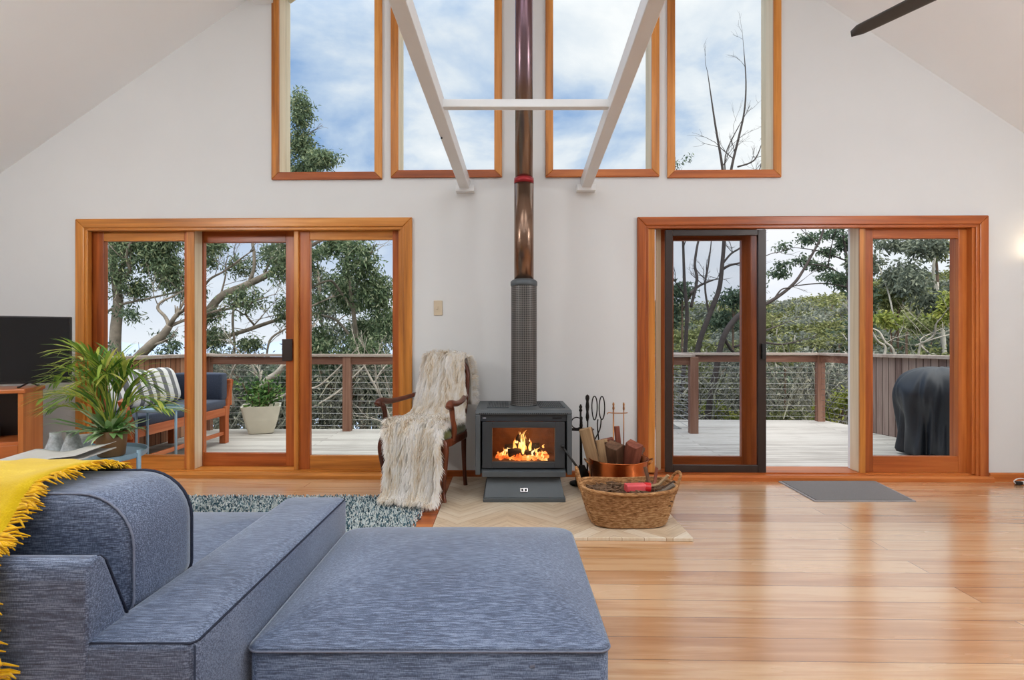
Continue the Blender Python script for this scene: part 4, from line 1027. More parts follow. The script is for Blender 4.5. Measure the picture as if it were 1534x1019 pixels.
# ------------------------------------------------------------------ wicker basket with kindling
bk_ = thing('wicker_basket', 'oval woven seagrass basket of kindling on the front of the hearth', 'basket', (.725, 3.24, HZ), math.radians(2))
def bloop(a, b, z, n=52, p=3.2):
    out = []
    for i in range(n):
        t = 2*PI*i/n; c, s = math.cos(t), math.sin(t)
        out.append((a*abs(c)**(2/p)*(1 if c >= 0 else -1), b*abs(s)**(2/p)*(1 if s >= 0 else -1), z))
    return out
L = []; NB = 34
for i in range(NB+1):
    t = i/NB; a = .218+.068*t**.8; b = .145+.04*t**.8; rp = .0035*(1 if i % 2 else -1)
    dip = lambda q: q
    L.append([(x+(.006*rr.uniform(-1, 1))*.3, y, z) for x, y, z in bloop(a+rp, b+rp, .215*t+.004)])
for i in range(NB, 6, -3):
    t = i/NB; L.append(bloop(.207+.068*t**.8, .134+.04*t**.8, 0.215*t+.002))
L.append(bloop(.19, .12, .05)); mb = MB(); mb.rings(L); mb.build('body', 'seagrass', bk_, smooth=True)
mb = MB(); mb.tube([(x, y, z+.010*math.cos(2*math.atan2(y, x)*1)) for x, y, z in bloop(.284, .183, .217)], .011, 8, closed=True); mb.build('rim', 'seagrass', bk_, smooth=True)
mb = MB(); mb.tube(smooth_path([(-.275, -.06, .18), (-.292, -.055, .25), (-.305, -.03, .315), (-.307, 0, .325), (-.305, .03, .315), (-.292, .055, .25), (-.275, .06, .18)], 5), .009, 8); mb.build('handle', 'seagrass', bk_, smooth=True)
mb = MB(); mb.tube(smooth_path([(.275, -.06, .18), (.298, -.06, .25), (.318, -.035, .285), (.320, 0, .295), (.316, .03, .285), (.298, .055, .25), (.275, .06, .18)], 5), .009, 8); mb.build('handle', 'seagrass', bk_, smooth=True)
kb = MB()
for k in range(320):
    x = rr.uniform(-.22, .22); y = rr.uniform(-.13, .13); z = .13+rr.uniform(0, .07)
    a = rr.uniform(0, PI); l = rr.uniform(.03, .07); dz = rr.uniform(-.25, .25)
    d = Vector((math.cos(a), math.sin(a)*.7, dz))*l
    e0 = Vector((x, y, z))-d; e1 = Vector((x, y, z))+d
    for e in (e0, e1): e.x = max(-.24, min(.24, e.x)); e.y = max(-.15, min(.15, e.y))
    kb.tube([e0, e0.lerp(e1, .5)+Vector((0, 0, rr.uniform(-.006, .008))), e1], rr.uniform(.003, .008), 5)
kind = kb.build('kindling', 'twig', None, fix=False); kind.location = bk_.location; tag(kind, 'loose heap of brown twigs and bark filling the seagrass basket', 'kindling', kind='stuff')
pk = thing('firelighter_pack', 'red and pink firelighter pack lying on kindling in the seagrass basket', 'pack', (.78, 3.20, HZ+.21), math.radians(8))
mb = MB(); mb.prism([(y*1, z) for y, z in rrect(-.03, .03, -.018, .028, .013, 4)], 0, -.075, .045); mb.build('sleeve', 'pink_label', pk, bevel=.003)
mb = MB(); mb.tube([(.04, 0, .004), (.078, -.008, .0)], .031, 16); mb.build('cap', 'red_plastic', pk, bevel=.004)
# a few stick ends poking out near the right handle
for k, (x, y, z, dx, dy, dz, r, m) in enumerate([(.93, 3.28, .21, .05, -.03, .065, .010, 'split_pale'), (.95, 3.24, .20, .06, -.02, .045, .009, 'bark_log'), (.92, 3.33, .21, .02, .03, .085, .010, 'split_red'), (.885, 3.34, .21, -.02, .02, .09, .012, 'split_dark'), (.945, 3.19, .20, .045, -.02, .04, .012, 'bark_grey')]):
    mb = MB(); mb.tube([(-dx, -dy, -.02), (0, 0, .0), (dx, dy, dz)], r, 7)
    o = mb.build('kindling_stick', m); o.location = (x, y, z+HZ)
    tag(o, ['pale split stick leaning out by the right basket handle', 'dark bark stick beside the right basket handle', 'reddish stick upright at the back right of the basket', 'dark brown stick at the back of the basket behind the red pack', 'grey stick end low at the front right of the basket'][k], 'stick')

# ------------------------------------------------------------------ copper bucket of split logs
CBX, CBY = .785, 3.77
cbk = thing('copper_bucket', 'hammered copper bucket of split firewood behind the seagrass basket', 'bucket', (CBX, CBY, HZ))
RT = .205
mb = MB(); mb.lathe([(.165, 0), (.178, .01), (.192, .1), (RT, .258), (RT+.006, .266), (RT+.004, .272), (RT-.004, .266), (.186, .1), (.17, .02), (.02, .016)], (0, 0, 0), 48); mb.build('body', 'copper', cbk, smooth=True)
for s in (-1, 1):
    mb = MB(); mb.tube(arc((s*(RT+.004), 0, .215), .035, -PI/2, PI/2, 10, 'yz') if False else [(s*(RT-.002), -.04, .23), (s*(RT+.028), -.028, .252), (s*(RT+.034), 0, .262), (s*(RT+.028), .028, .252), (s*(RT-.002), .04, .23)], .006, 8); mb.build('handle', 'brass', cbk, smooth=True)
def log(name, a, b, w, h, m, label, tw=0.0, wedge=.25, bark=True):
    a, b = Vector(a), Vector(b); d = (b-a); L = d.length; d.normalize()
    up = Vector((math.sin(tw), math.cos(tw), 0)); sd = d.cross(up)
    if sd.length < .1: sd = d.cross(Vector((1, 0, 0)))
    sd.normalize(); up = sd.cross(d).normalized()
    poly = [(-w/2, -h/2), (w/2, -h/2*(1-wedge)), (w/2*(1-wedge*.4), h/2*(1-wedge)), (w*.05, h/2), (-w/2, h/2*(1-wedge*.6))]
    q = Matrix((sd, up, d)).transposed()
    rootq = q.to_4x4(); 
    mb = MB(); rr2 = random.Random(hash(label) % 1000 if False else len(label)*7)
    R_ = []
    for t in (0, .3, .7, 1):
        R_.append([(x+rr2.uniform(-.004, .004), y+rr2.uniform(-.004, .004), L*t) for x, y in poly])
    mb.rings(R_); o = thing(name, label, 'log'); o.location = a; o.rotation_euler = q.to_euler()
    mb.build('split_wood', m, o, bevel=.004)
    if bark:
        mb = MB(); mb.rings([[(x*1.05, y, z) for x, y, z in ((-w/2-.004, -h/2-.006, L*t), (w/2+.004, -h/2*(1-wedge)-.006, L*t), (w/2, -h/2*(1-wedge)+.008, L*t), (-w/2, -h/2+.008, L*t))] for t in (.01, .5, .985)])
        mb.build('bark', 'bark_log', o)
    return o
def lp(px, py, Y): return P(px, py, Y)
zf = .09
log('firewood_log', (CBX-.13, CBY+.02, zf), lp(877, 641, 3.84), .085, .06, 'split_pale', 'long pale split log at the left rim of the copper bucket, beside the black tools', .3)
log('firewood_log', (CBX-.07, CBY+.02, zf), lp(899, 662, 3.76), .10, .06, 'split_pale', 'broad pale log second from the left in the copper bucket', .2)
log('firewood_log', (CBX-.02, CBY+.04, zf), lp(914, 662, 3.80), .085, .08, 'split_dark', 'greyish brown split log in the middle of the copper bucket', .1)
log('firewood_log', (CBX+.0, CBY+.09, zf), lp(908, 655, 3.9), .09, .05, 'split_red', 'reddish log standing behind the pale middle logs in the copper bucket', .1, bark=False)
log('firewood_log', (CBX+.035, CBY+.06, zf), lp(923, 637, 3.86), .038, .03, 'split_red', 'thin splinter standing tallest in the middle of the copper bucket', .1, bark=False)
log('firewood_log', (CBX-.005, CBY+.0, .16), lp(950, 661, 3.80), .115, .085, 'split_dark', 'dark log with a flat face leaning right at the back of the copper bucket', .9)
log('firewood_log', (CBX+.05, CBY-.03, .14), lp(969, 660, 3.72), .10, .085, 'split_red', 'reddish brown squared log with a pale end leaning out over the right rim', .8, bark=False)
log('firewood_log', (CBX+.05, CBY+.10, .16), lp(941, 682, 3.68), .075, .05, 'split_dark', 'short dark log end low in the centre of the copper bucket', .5, bark=False)
log('timber_offcut', (.99, 4.10, .004), (.995, 4.12, .245), .105, .10, 'split_red', 'squat brown timber offcut standing between the copper bucket and the fly screen', .05, .1, bark=False)

# ------------------------------------------------------------------ black fire tools
TX, TY = .56, 4.08
ts = thing('fire_tool_stand', 'black iron fire tool stand on the hearth between stove and copper bucket', 'tool stand', (TX, TY, HZ))
mb = MB(); mb.lathe([(.085, 0), (.085, .014), (.04, .03), (.014, .05)], (0, 0, 0), 20); mb.build('base', 'iron', ts, smooth=False, bevel=.003)
mb = MB(); mb.tube([(0, 0, .03), (0, 0, .555)], .0075, 10); mb.lathe([(.006, .55), (.014, .565), (.008, .578), (.013, .592), (.004, .612)], (0, 0, 0), 12); mb.build('pole', 'iron', ts, smooth=True)
mb = MB(); mb.tube([(.11*math.cos(a)*.9, .05*math.sin(a), .42) for a in [2*PI*i/24 for i in range(24)]], .005, 6, closed=True); mb.tube([(-.1, 0, .42), (.1, 0, .42)], .005, 6)
mb.tube(arc((-.03, -.0, .47), .042, 0, 2*PI*.85, 16), .0045, 6); mb.build('hanging_ring', 'iron', ts, smooth=True)
def tool(name, label, cat, x, y, parts):
    o = thing(name, label, cat, (x, y, HZ))
    for nm, fn in parts:
        mb = MB(); fn(mb); mb.build(nm, 'iron', o, smooth=True)
    return o
tool('fire_poker', 'black iron poker with turned knob handle hanging on the tool stand', 'poker', TX+.045, TY-.045, [
    ('shaft', lambda m: m.tube([(0, 0, .10), (.002, 0, .5)], .006, 8)), ('handle', lambda m: m.lathe([(.008, .49), (.014, .52), (.009, .56), (.015, .6), (.010, .64), (.016, .662), (.014, .68), (.004, .69)], (0, 0, 0), 12)),
    ('hook', lambda m: m.tube([(0, 0, .11), (.0, 0, .07), (.02, 0, .05), (.045, 0, .075)], [.006, .006, .005, .003], 8))])
tool('fire_tongs', 'black iron tongs with two long loop handles hanging on the tool stand', 'tongs', TX+.125, TY-.02, [
    ('arm', lambda m: (m.tube(smooth_path([(.006, 0, .1), (.012, 0, .3), (.0, 0, .45), (.004, 0, .5)], 4), .005, 8))),
    ('arm', lambda m: (m.tube(smooth_path([(-.03, .012, .1), (-.03, .012, .3), (.02, .012, .42), (.03, .01, .5)], 4), .005, 8))),
    ('loop_handle', lambda m: m.tube([( -.022+.02*math.cos(a)*(1+.15*math.sin(a)), 0, .585+.09*math.sin(a)) for a in [2*PI*i/24 for i in range(24)]], .0045, 6, closed=True)),
    ('loop_handle', lambda m: m.tube([( .036+.021*math.cos(a), .01, .585+.088*math.sin(a)) for a in [2*PI*i/24 for i in range(24)]], .0045, 6, closed=True))])
tool('ash_shovel', 'black iron ash shovel leaning at the foot of the tool stand', 'shovel', TX-.005, TY-.095, [
    ('shaft', lambda m: m.tube([(0, 0, .16), (.0, .03, .44)], .006, 8)), ('pan', lambda m: m.rings([[(-.02, 0, .17), (.02, 0, .17), (.02, -.012, .17), (-.02, -.012, .17)], [(-.05, -.01, .11), (.05, -.01, .11), (.05, -.026, .11), (-.05, -.026, .11)], [(-.05, -.03, .02), (.05, -.03, .02), (.05, -.036, .02), (-.05, -.036, .02)]])),
    ('handle', lambda m: m.lathe([(.008, 0), (.013, .03), (.009, .06), (.012, .09), (.003, .1)], (0, .03, .43), 10))])
bs = thing('brass_fire_irons', 'slim brass fire-iron stand with crossbar rising behind the copper bucket', 'tool stand', (.85, 4.18, HZ))
mb = MB(); mb.lathe([(.06, 0), (.06, .01), (.02, .022), (.006, .03)], (0, 0, 0), 20); mb.build('base', 'brass', bs, smooth=True)
z1 = P(919, 603, 4.18).z-HZ; xa = P(919, 603, 4.18).x-.85; xb = P(934, 603, 4.18).x-.85
mb = MB(); mb.tube([(0, 0, .02), (xa*.5, 0, .05), (xa, 0, .12), (xa, 0, z1-.04)], .0055, 8); mb.lathe([(.006, -.06), (.010, -.045), (.006, -.03), (.009, -.012), (.003, 0)], (xa, 0, z1), 10); mb.build('pole', 'brass', bs, smooth=True)
mb = MB(); mb.tube([(xb, -.01, .12), (xb, -.01, z1-.05)], .0042, 8); mb.lathe([(.006, -.06), (.009, -.045), (.006, -.03), (.008, -.012), (.003, 0)], (xb, -.01, z1), 10); mb.build('poker', 'brass', bs, smooth=True)
z2 = P(920, 619, 4.18).z-HZ
mb = MB(); mb.tube(smooth_path([(xa-.052, -.012, z2-.008), (xa-.04, -.01, z2+.004), (xa, 0, z2), (xb, -.004, z2), (xb+.03, -.01, z2+.004)], 4), .004, 8); mb.build('crossbar', 'brass', bs, smooth=True)

# ------------------------------------------------------------------ television corner
th = math.radians(26); Pq = P(35, 583, 3.70); CZT = Pq.z
cx_, sx_ = math.cos(th), math.sin(th)
cab = thing('tv_cabinet', 'open orange timber television cabinet in the corner left of the doors', 'cabinet', (Pq.x, Pq.y, 0), th)
CW, CD = 1.25, .40     # local: front right corner at origin, x to the left negative, y back
mb = MB(); mb.box(-.03, 0, 0, CD, 0, CZT-.028); mb.build('side_panel', 'cabinet_side', cab, bevel=.003)
mb = MB(); mb.box(-CW, -CW+.03, 0, CD, 0, CZT-.028); mb.build('side_panel', 'cabinet_side', cab, bevel=.003)
mb = MB(); mb.box(-CW-.012, .014, -.014, CD+.004, CZT-.028, CZT); mb.build('top', 'cabinet_wood', cab, bevel=.006)
zs = P(20, 660, 3.75).z; zb2 = P(20, 692, 3.75).z
for z in (zs, .06, .22): 
    mb = MB(); mb.box(-CW+.03, -.03, .01, CD-.02, z-.022, z); mb.build('shelf', 'cabinet_wood', cab, bevel=.002)
mb = MB(); mb.box(-CW+.03, -.03, .0, .02, 0, zs-.022); mb.build('drawer_front', 'cabinet_wood', cab, bevel=.003)
mb = MB(); mb.box(-CW+.03, -.03, CD-.018, CD, 0.01, CZT-.03); mb.build('back_panel', 'fly_brown', cab)
def cabp(x, y, z): return Vector((Pq.x+x*cx_-y*sx_, Pq.y+x*sx_+y*cx_, z))
# television on its two feet
def on_cab_x(px, y):     # local x of a pixel column at local depth y
    k = (px-CX)/F; return (k*(Pq.y+y*cx_)-Pq.x+y*sx_)/(cx_-k*sx_)
ty = .21; xr = on_cab_x(107, ty); pr = cabp(xr, ty, 0)
zt = CH-(475-CY)/F*pr.y; zb = CH-(573-CY)/F*pr.y
tv = thing('television', 'black flat-screen television on the timber cabinet', 'television', cabp(0, ty, CZT), th)
TW = 1.0
mb = MB(); mb.box(xr-TW, xr, -.012, .022, zb-CZT, zt-CZT); mb.build('housing', 'black_plastic', tv, bevel=.004)
mb = MB(); mb.box(xr-TW+.01, xr-.01, -.0135, -.0115, zb-CZT+.016, zt-CZT-.01); mb.build('screen', 'screen', tv)
for xf in (on_cab_x(44, ty), xr-TW+.16):
    mb = MB(); zl = zb-CZT+.01
    mb.tube([(xf, .005, zl), (xf-.03, -.08, .006), (xf-.035, -.1, .006)], .006, 8); mb.tube([(xf, .005, zl), (xf+.02, .09, .006), (xf+.024, .11, .006)], .006, 8); mb.tube([(xf-.05, .004, zl), (xf+.05, .004, zl)], .007, 8); mb.build('foot', 'black_plastic', tv, smooth=True)
bx = thing('media_box', 'dark media box on the open shelf of the television cabinet', 'box', cabp(-.42, .2, zs), th)
mb = MB(); mb.box(-.2, .2, -.12, .12, .001, .07); mb.build('case', 'black_plastic', bx, bevel=.004)
mb = MB(); mb.tube([(-.06, -.125, .075), (.0, -.13, .09), (.07, -.128, .082)], .004, 6); mb.build('cable', 'white_gloss', bx, smooth=True)

# ------------------------------------------------------------------ round side table with plants, vases, papers
TBX, TBY, TBZ, TBR = -2.255, 2.84, .495, .285
tb = thing('side_table', 'round pale blue metal tray table indoors behind the sofa back', 'table', (TBX, TBY, 0))
mb = MB(); mb.lathe([(.01, TBZ-.006), (TBR-.004, TBZ-.006), (TBR, TBZ), (TBR+.003, TBZ+.022), (TBR-.002, TBZ+.022), (TBR-.006, TBZ+.002), (.01, TBZ+.0)], (0, 0, 0), 56); mb.build('tray_top', 'pale_blue', tb, smooth=False)
for k in range(3):
    a = .03+k*2*PI/3; r_ = TBR+.004
    mb = MB(); mb.tube([(r_*math.cos(a), r_*math.sin(a), 0), (r_*math.cos(a), r_*math.sin(a), TBZ+.035)], .011, 10); mb.build('leg', 'pale_blue', tb, smooth=True)
def leafblade(mb, pts, w, fold=.25, n=None):
    """strap leaf along pts with tapering width, slightly folded"""
    pts = [Vector(p) for p in pts]; k = len(pts); L = []
    for i, p in enumerate(pts):
        t = i/(k-1); d = (pts[min(i+1, k-1)]-pts[max(i-1, 0)]).normalized()
        s = d.cross(Vector((0, 0, 1)))
        if s.length < .05: s = d.cross(Vector((0, 1, 0)))
        s.normalize(); u = s.cross(d).normalized(); ww = w*(math.sin(PI*min(1, t*.9+.1))**.7)*(1 if t < 1 else .05)
        L.append((p+s*ww-u*ww*fold, p, p-s*ww-u*ww*fold)) if False else L.append((p+s*ww+u*ww*fold, p, p-s*ww+u*ww*fold))
    o = len(mb.v)
    for a, b, c in L: mb.v += [tuple(a), tuple(b), tuple(c)]
    for i in range(k-1):
        q = o+i*3
        for f in ((q, q+1, q+4, q+3), (q+1, q+2, q+5, q+4)): mb.f.append(f); mb.m.append(mb.mi)
PT = P(167, 690, 2.86); PT.z = TBZ
palm = thing('potted_palm', 'arching palm in a brown pot on the pale blue table by the left doors', 'plant', (PT.x, PT.y, TBZ+.002))
mb = MB(); mb.lathe([(.056, 0), (.062, .006), (.068, .07), (.072, .135), (.066, .135), (.063, .115), (.01, .112)], (0, 0, 0), 32); mb.build('pot', 'brown_pot', palm, smooth=True)
mb = MB(); mb.lathe([(.063, .112), (.03, .118), (.005, .12)], (0, 0, 0), 20); mb.build('soil', 'soil', palm, smooth=True)
rr = random.Random(17); sm = MB(); lm = MB()
tips = [(70, 595), (82, 612), (92, 560), (85, 572), (108, 545), (122, 535), (100, 525), (138, 540), (150, 548), (172, 545), (190, 552), (205, 560), (222, 575), (236, 600), (247, 612), (215, 600), (128, 570), (160, 560), (110, 590), (95, 600)]
for k, (tx_, ty_) in enumerate(tips):
    tip = P(tx_, ty_, 2.86+rr.uniform(-.14, .10)); tip -= Vector(palm.location)
    base_ = Vector((rr.uniform(-.02, .02), rr.uniform(-.02, .02), .115))
    apex = Vector((tip.x*.45+rr.uniform(-.02, .02), tip.y*.5, max(tip.z, .22)+.03+.07*rr.random()))
    rac = []
    for i in range(13):
        t = i/12; rac.append(base_*(1-t)**2+apex*2*t*(1-t)+tip*t*t)
    sm.tube(rac, [.0042*(1-.7*i/12) for i in range(13)], 6)
    for i in range(4, 13):
        t = i/12; p = rac[i]; d = (rac[min(12, i+1)]-rac[i-1]).normalized(); s = d.cross(Vector((0, 0, 1))).normalized(); u = s.cross(d)
        for sgn in (-1, 1):
            L_ = .17*math.sin(PI*(.18+.68*(t-.3)/.7))+.04; dr = (d*.95+s*sgn*.5+u*.12).normalized()
            q = [p+dr*L_*f-Vector((0, 0, .28*L_*f*f)) for f in (0, .3, .65, 1)]
            leafblade(lm, q, .0078)
    leafblade(lm, [rac[-1], rac[-1]+(rac[-1]-rac[-2])*1.2, rac[-1]+(rac[-1]-rac[-2])*2.2-Vector((0,0,.03))], .007)
sm.build('stem', 'palm_leaf', palm, smooth=True, fix=False); lm.build('frond', 'palm_leaf', palm, smooth=True, fix=False)
fn_ = MB()
for k in range(110):   # low leafy filler plant spilling over the pot rim
    a = rr.uniform(0, 2*PI); r0 = rr.uniform(.0, .045); L_ = rr.uniform(.08, .19); el = rr.uniform(.1, 1.2)
    if math.cos(a) < -.3 and rr.random() < .35: L_ *= 1.6
    d = Vector((math.cos(a)*math.cos(el), math.sin(a)*math.cos(el), math.sin(el))); p = Vector((r0*math.cos(a), r0*math.sin(a), .12))
    leafblade(fn_, [p, p+d*L_*.4, p+d*L_*.75-Vector((0, 0, .015)), p+d*L_-Vector((0, 0, .05*rr.random()+.015))], rr.uniform(.011, .019), .15)
fn_.build('fern', 'fern_leaf', palm, smooth=True, fix=False)
def vase(px, py, Y, h, r, label):
    q = P(px, py, Y); o = thing('vase', label, 'vase', (q.x, Y, TBZ+.002), 0, None)
    mb = MB(); mb.lathe([(r*.9, 0), (r, .006), (r*.97, h*.2), (r*.72, h*.5), (r*.5, h*.8), (r*.52, h), (r*.44, h), (r*.42, h*.85), (.004, h*.6)], (0, 0, 0), 32); mb.build('body', 'speckle', o, smooth=True)
vase(83, 672, 2.90, .118, .050, 'speckled grey flared vase at the left of the pale blue table')
vase(109, 668, 2.88, .132, .055, 'taller speckled grey flared vase beside the brown palm pot')
cup = thing('white_bowl', 'small white ceramic cup behind the taller speckled vase', 'cup', (P(124, 660, 3.0).x, 3.02, TBZ+.002))
mb = MB(); mb.lathe([(.022, 0), (.024, .004), (.034, .05), (.036, .085), (.033, .085), (.031, .05), (.004, .01)], (0, 0, 0), 24); mb.build('body', 'white_gloss', cup, smooth=True)
cnd = thing('tealight_candle', 'lit tealight candle in a low glass dish in front of the speckled vases', 'candle', (P(70, 0, 2.72).x, 2.72, TBZ+.002))
mb = MB(); mb.lathe([(.03, 0), (.042, .004), (.046, .02), (.043, .02), (.038, .006), (.004, .004)], (0, 0, 0), 28); mb.build('dish', 'copper', cnd, smooth=True)
mb = MB(); mb.lathe([(.019, .005), (.019, .02), (.004, .021)], (0, 0, 0), 20); mb.build('wax', 'candle_wax', cnd, smooth=True)
mb = MB(); mb.lathe([(.001, .021), (.0045, .028), (.003, .036), (.0005, .044)], (0, 0, 0), 10); mb.build('flame', 'candle_flame', cnd, smooth=True)
# curled magazine lying at the near side of the table
mg = thing('magazine', 'grey curled magazine lying on the pale blue table beside the brown pot', 'magazine', (-2.24, 2.645, TBZ+.026))
def mag(off, k):
    rows = []
    for i in range(15):
        s_ = -1+2*i/14; row = []
        for j in range(9):
            t = j/8; x = s_*.19+.04*t; z = .004+off+.042*max(0, s_)**1.8*(1-.35*t)*k+.02*t*max(0, s_)*k+.008*math.sin(s_*5)
            row.append((x, -.09+.17*t+.02*s_, z+.022*t))
        rows.append(row)
    return rows
mb = MB(); mb.grid(mag(0, .5)); mb.build('pages', 'paper', mg, smooth=True, solid=.006)
mb = MB(); mb.grid(mag(.008, 1)); mb.build('cover', 'paper', mg, smooth=True, solid=.002)
# small cable tap by the right skirting
q = G(1527, 727); dsx = thing('power_plug', 'small white and black cable plug on the floor against the right skirting', 'plug', (q.x, q.y, .002))
mb = MB(); mb.box(-.03, .02, -.014, .014, 0, .028); mb.build('body', 'black_plastic', dsx, bevel=.006)
mb = MB(); mb.box(.02, .05, -.01, .01, .006, .03); mb.build('plug_head', 'white_gloss', dsx, bevel=.004)
mb = MB(); mb.tube(smooth_path([(-.03, 0, .012), (-.045, -.004, .03), (-.02, -.01, .05), (.03, -.012, .048), (.1, -.02, .006)], 5), .004, 8); mb.build('cord', 'white_gloss', dsx, smooth=True)
# ------------------------------------------------------------------ deck
DZ = -.09
mb = MB()
def plank_poly(pts, z0, z1):
    mb.prism(pts, 2, z0, z1)
plank_poly([(-4.2, 4.62), (-4.2, 7.38), (2.42, 7.38), (2.46, 8.32), (4.86, 8.22), (5.6, 4.4)], DZ-.12, DZ)
dk = struct(mb.build('deck', 'deck_boards'), 'weathered grey timber deck outside both glass doors', 'deck')
# door-side deck step
mb = MB(); q0 = P(1150, 704, 4.72); q1 = P(1215, 704, 4.72); mb.box(q0.x-.6, q1.x+.02, 4.60, 4.74, DZ, DZ+.05)
o = mb.build('deck_step', 'redwood_x', bevel=.005); struct(o)

# left paling screen
FXL = -4.1; RZT = .945
lf_ = thing('paling_fence', 'brown timber paling screen with grey cap behind the cushioned bench', 'fence', (FXL, 4.7, DZ))
mb = MB(); mb.box(-.03, 0, -.1, 2.62, 0, RZT-DZ-.03); mb.build('palings', 'palings_warm', lf_)
mb = MB(); mb.box(-.09, .05, -.1, 2.70, RZT-DZ-.03, RZT-DZ+.012); mb.build('cap', 'railtop', lf_, bevel=.006)
for y in (.0, 1.3, 2.6):
    mb = MB(); mb.box(-.12, -.03, y, y+.09, -.4, RZT-DZ-.03); mb.build('post', 'deckpost', lf_)
# cable railing round the far side
rl_ = thing('cable_railing', 'brown timber deck railing with thin steel cables and posts', 'railing', (0, 7.32, DZ))
def rp(x, y): return (x, y-7.32)
line = [(-4.1, 7.30), (2.42, 7.06), (2.50, 8.26), (4.76, 8.13), (4.82, 7.28)]
hh = RZT-DZ
def railseg(a, b, posts, first=True, lastp=True):
    (ax_, ay_), (bx_, by_) = rp(*a), rp(*b)
    mb = MB(); mb.bar((ax_, ay_, hh-.085), (bx_, by_, hh-.085), .045, .10); mb.build('rail', 'deckrail', rl_, bevel=.004)
    mb = MB(); mb.bar((ax_, ay_, hh-.012), (bx_, by_, hh-.012), .13, .036); mb.build('rail_cap', 'railtop', rl_, bevel=.005)
    for k in range(10):
        z = .07+k*(hh-.2)/10
        mb = MB(); mb.tube([(ax_, ay_, z), (bx_, by_, z)], .0032, 5, cap=False); mb.build('cable', 'steel_cable', rl_, smooth=True)
    for x, y in posts:
        px_, py_ = rp(x, y); mb = MB(); mb.box(px_-.055, px_+.055, py_-.045, py_+.045, -.3, hh-.03); mb.build('post', 'deckpost', rl_, bevel=.004)
def on(a, b, t): return (a[0]+(b[0]-a[0])*t, a[1]+(b[1]-a[1])*t)
xp = P(520.5, 600, 7.23).x; t1 = (xp+4.1)/6.52
railseg(line[0], line[1], [line[0], on(line[0], line[1], t1), on(line[0], line[1], .62), (2.455, 7.05)])
railseg(line[1], line[2], [line[2]]); railseg(line[2], line[3], [on(line[2], line[3], .5), (4.76, 8.13)] if False else [(4.76, 8.13)]); railseg(line[3], line[4], [])
# right paling screen
rf = thing('paling_fence', 'weathered grey-brown paling screen behind the covered barbecue', 'fence', (4.80, 7.3, DZ), math.atan2(.45, 2.7))
mb = MB(); mb.box(0, .03, -2.75, 0, 0, hh-.03); mb.build('palings', 'palings_grey', rf)
mb = MB(); mb.box(-.06, .08, -2.75, .05, hh-.03, hh+.012); mb.build('cap', 'railtop', rf, bevel=.006)
for y in (-2.6, -1.3, -.1):
    mb = MB(); mb.box(.03, .12, y, y+.09, -.4, hh-.03); mb.build('post', 'deckpost', rf)

# ------------------------------------------------------------------ bench with cushions and pillows
BX0, BX1, BY0, BY1 = -4.02, -3.34, 4.74, 6.42
bn = thing('outdoor_bench', 'orange timber outdoor daybed with charcoal cushions against the paling screen', 'bench', (BX0, BY0, DZ))
W_, L_ = BX1-BX0, BY1-BY0
SZ = .30-DZ
for nm, (x0, x1, y0, y1, z0, z1), m in (('side_rail', (W_-.04, W_, 0, L_, SZ-.06, SZ+.03), 'benchwood'), ('side_rail', (0, .04, 0, L_, SZ-.06, SZ+.03), 'benchwood'), ('end_rail', (.04, W_-.04, 0, .04, SZ-.06, SZ+.03), 'benchwood'), ('end_rail', (.04, W_-.04, L_-.04, L_, SZ-.06, SZ+.03), 'benchwood'),
                                   ('leg', (W_-.07, W_+.005, .02, .10, 0, SZ+.02), 'benchwood_z'), ('leg', (W_-.07, W_+.005, L_-.10, L_-.02, 0, SZ+.05), 'benchwood_z'), ('leg', (0, .07, .02, .10, 0, SZ), 'benchwood_z'), ('leg', (0, .07, L_-.1, L_-.02, 0, SZ+.2), 'benchwood_z'), ('stretcher', (W_-.05, W_-.015, .1, L_-.1, .10, .14), 'benchwood')):
    mb = MB(); mb.box(x0, x1, y0, y1, z0, z1); mb.build(nm, m, bn, bevel=.005)
mb = MB(); mb.bar((W_-.03, .06, SZ), (W_-.03, -.07, SZ+.30), .05, .06); mb.build('end_post', 'benchwood_z', bn, bevel=.005)
mb = MB(); mb.bar((W_-.03, L_-.02, SZ), (W_-.03, L_+.08, SZ+.36), .05, .06); mb.build('end_post', 'benchwood_z', bn, bevel=.005)
mb = MB(); mb.box(0, W_, L_+.03, L_+.06, SZ+.05, SZ+.36); mb.build('end_back', 'benchwood', bn, bevel=.004)
mb = MB(); body(mb, .02, W_-.02, .02, L_-.02, SZ+.02, SZ+.13, .04, .012); mb.build('seat_cushion', 'navy_fabric', bn, smooth=True)
mb = MB(); body(mb, .02, W_-.03, L_-.13, L_+.02, SZ+.12, SZ+.44, .03, .01); mb.build('end_cushion', 'navy_fabric', bn, smooth=True)
mb = MB(); body(mb, .02, .14, .02, L_-.14, SZ+.12, SZ+.34, .03, .01); mb.build('back_cushion', 'navy_fabric', bn, smooth=True)
def pillow(y, x, lean, label):
    o = thing('striped_pillow', label, 'pillow', (BX0+x, BY0+y, DZ+SZ+.145), 0, 'striped pillows on the bench')
    o.rotation_euler = (0, -lean, 0)
    mb = MB(); L = []
    h, w_, th_ = .40, .44, .075
    n = 20
    ring = [(math.copysign(abs(math.cos(2*PI*i/n))**.45, math.cos(2*PI*i/n)), math.copysign(abs(math.sin(2*PI*i/n))**.45, math.sin(2*PI*i/n))) for i in range(n)]
    for t in [i/10 for i in range(-10, 11)]:
        k = (1-abs(t)**2.2)**.5 if abs(t) < 1 else .02
        k = max(k, .05)
        L.append([(th_*t*(1 if True else 0), a*w_/2*(k*.55+.45 if abs(t) < .98 else k), h/2+b*h/2*(k*.55+.45 if abs(t) < .98 else k)) for a, b in ring])
    mb.rings(L); mb.build('cover', 'striped_linen', o, smooth=True)
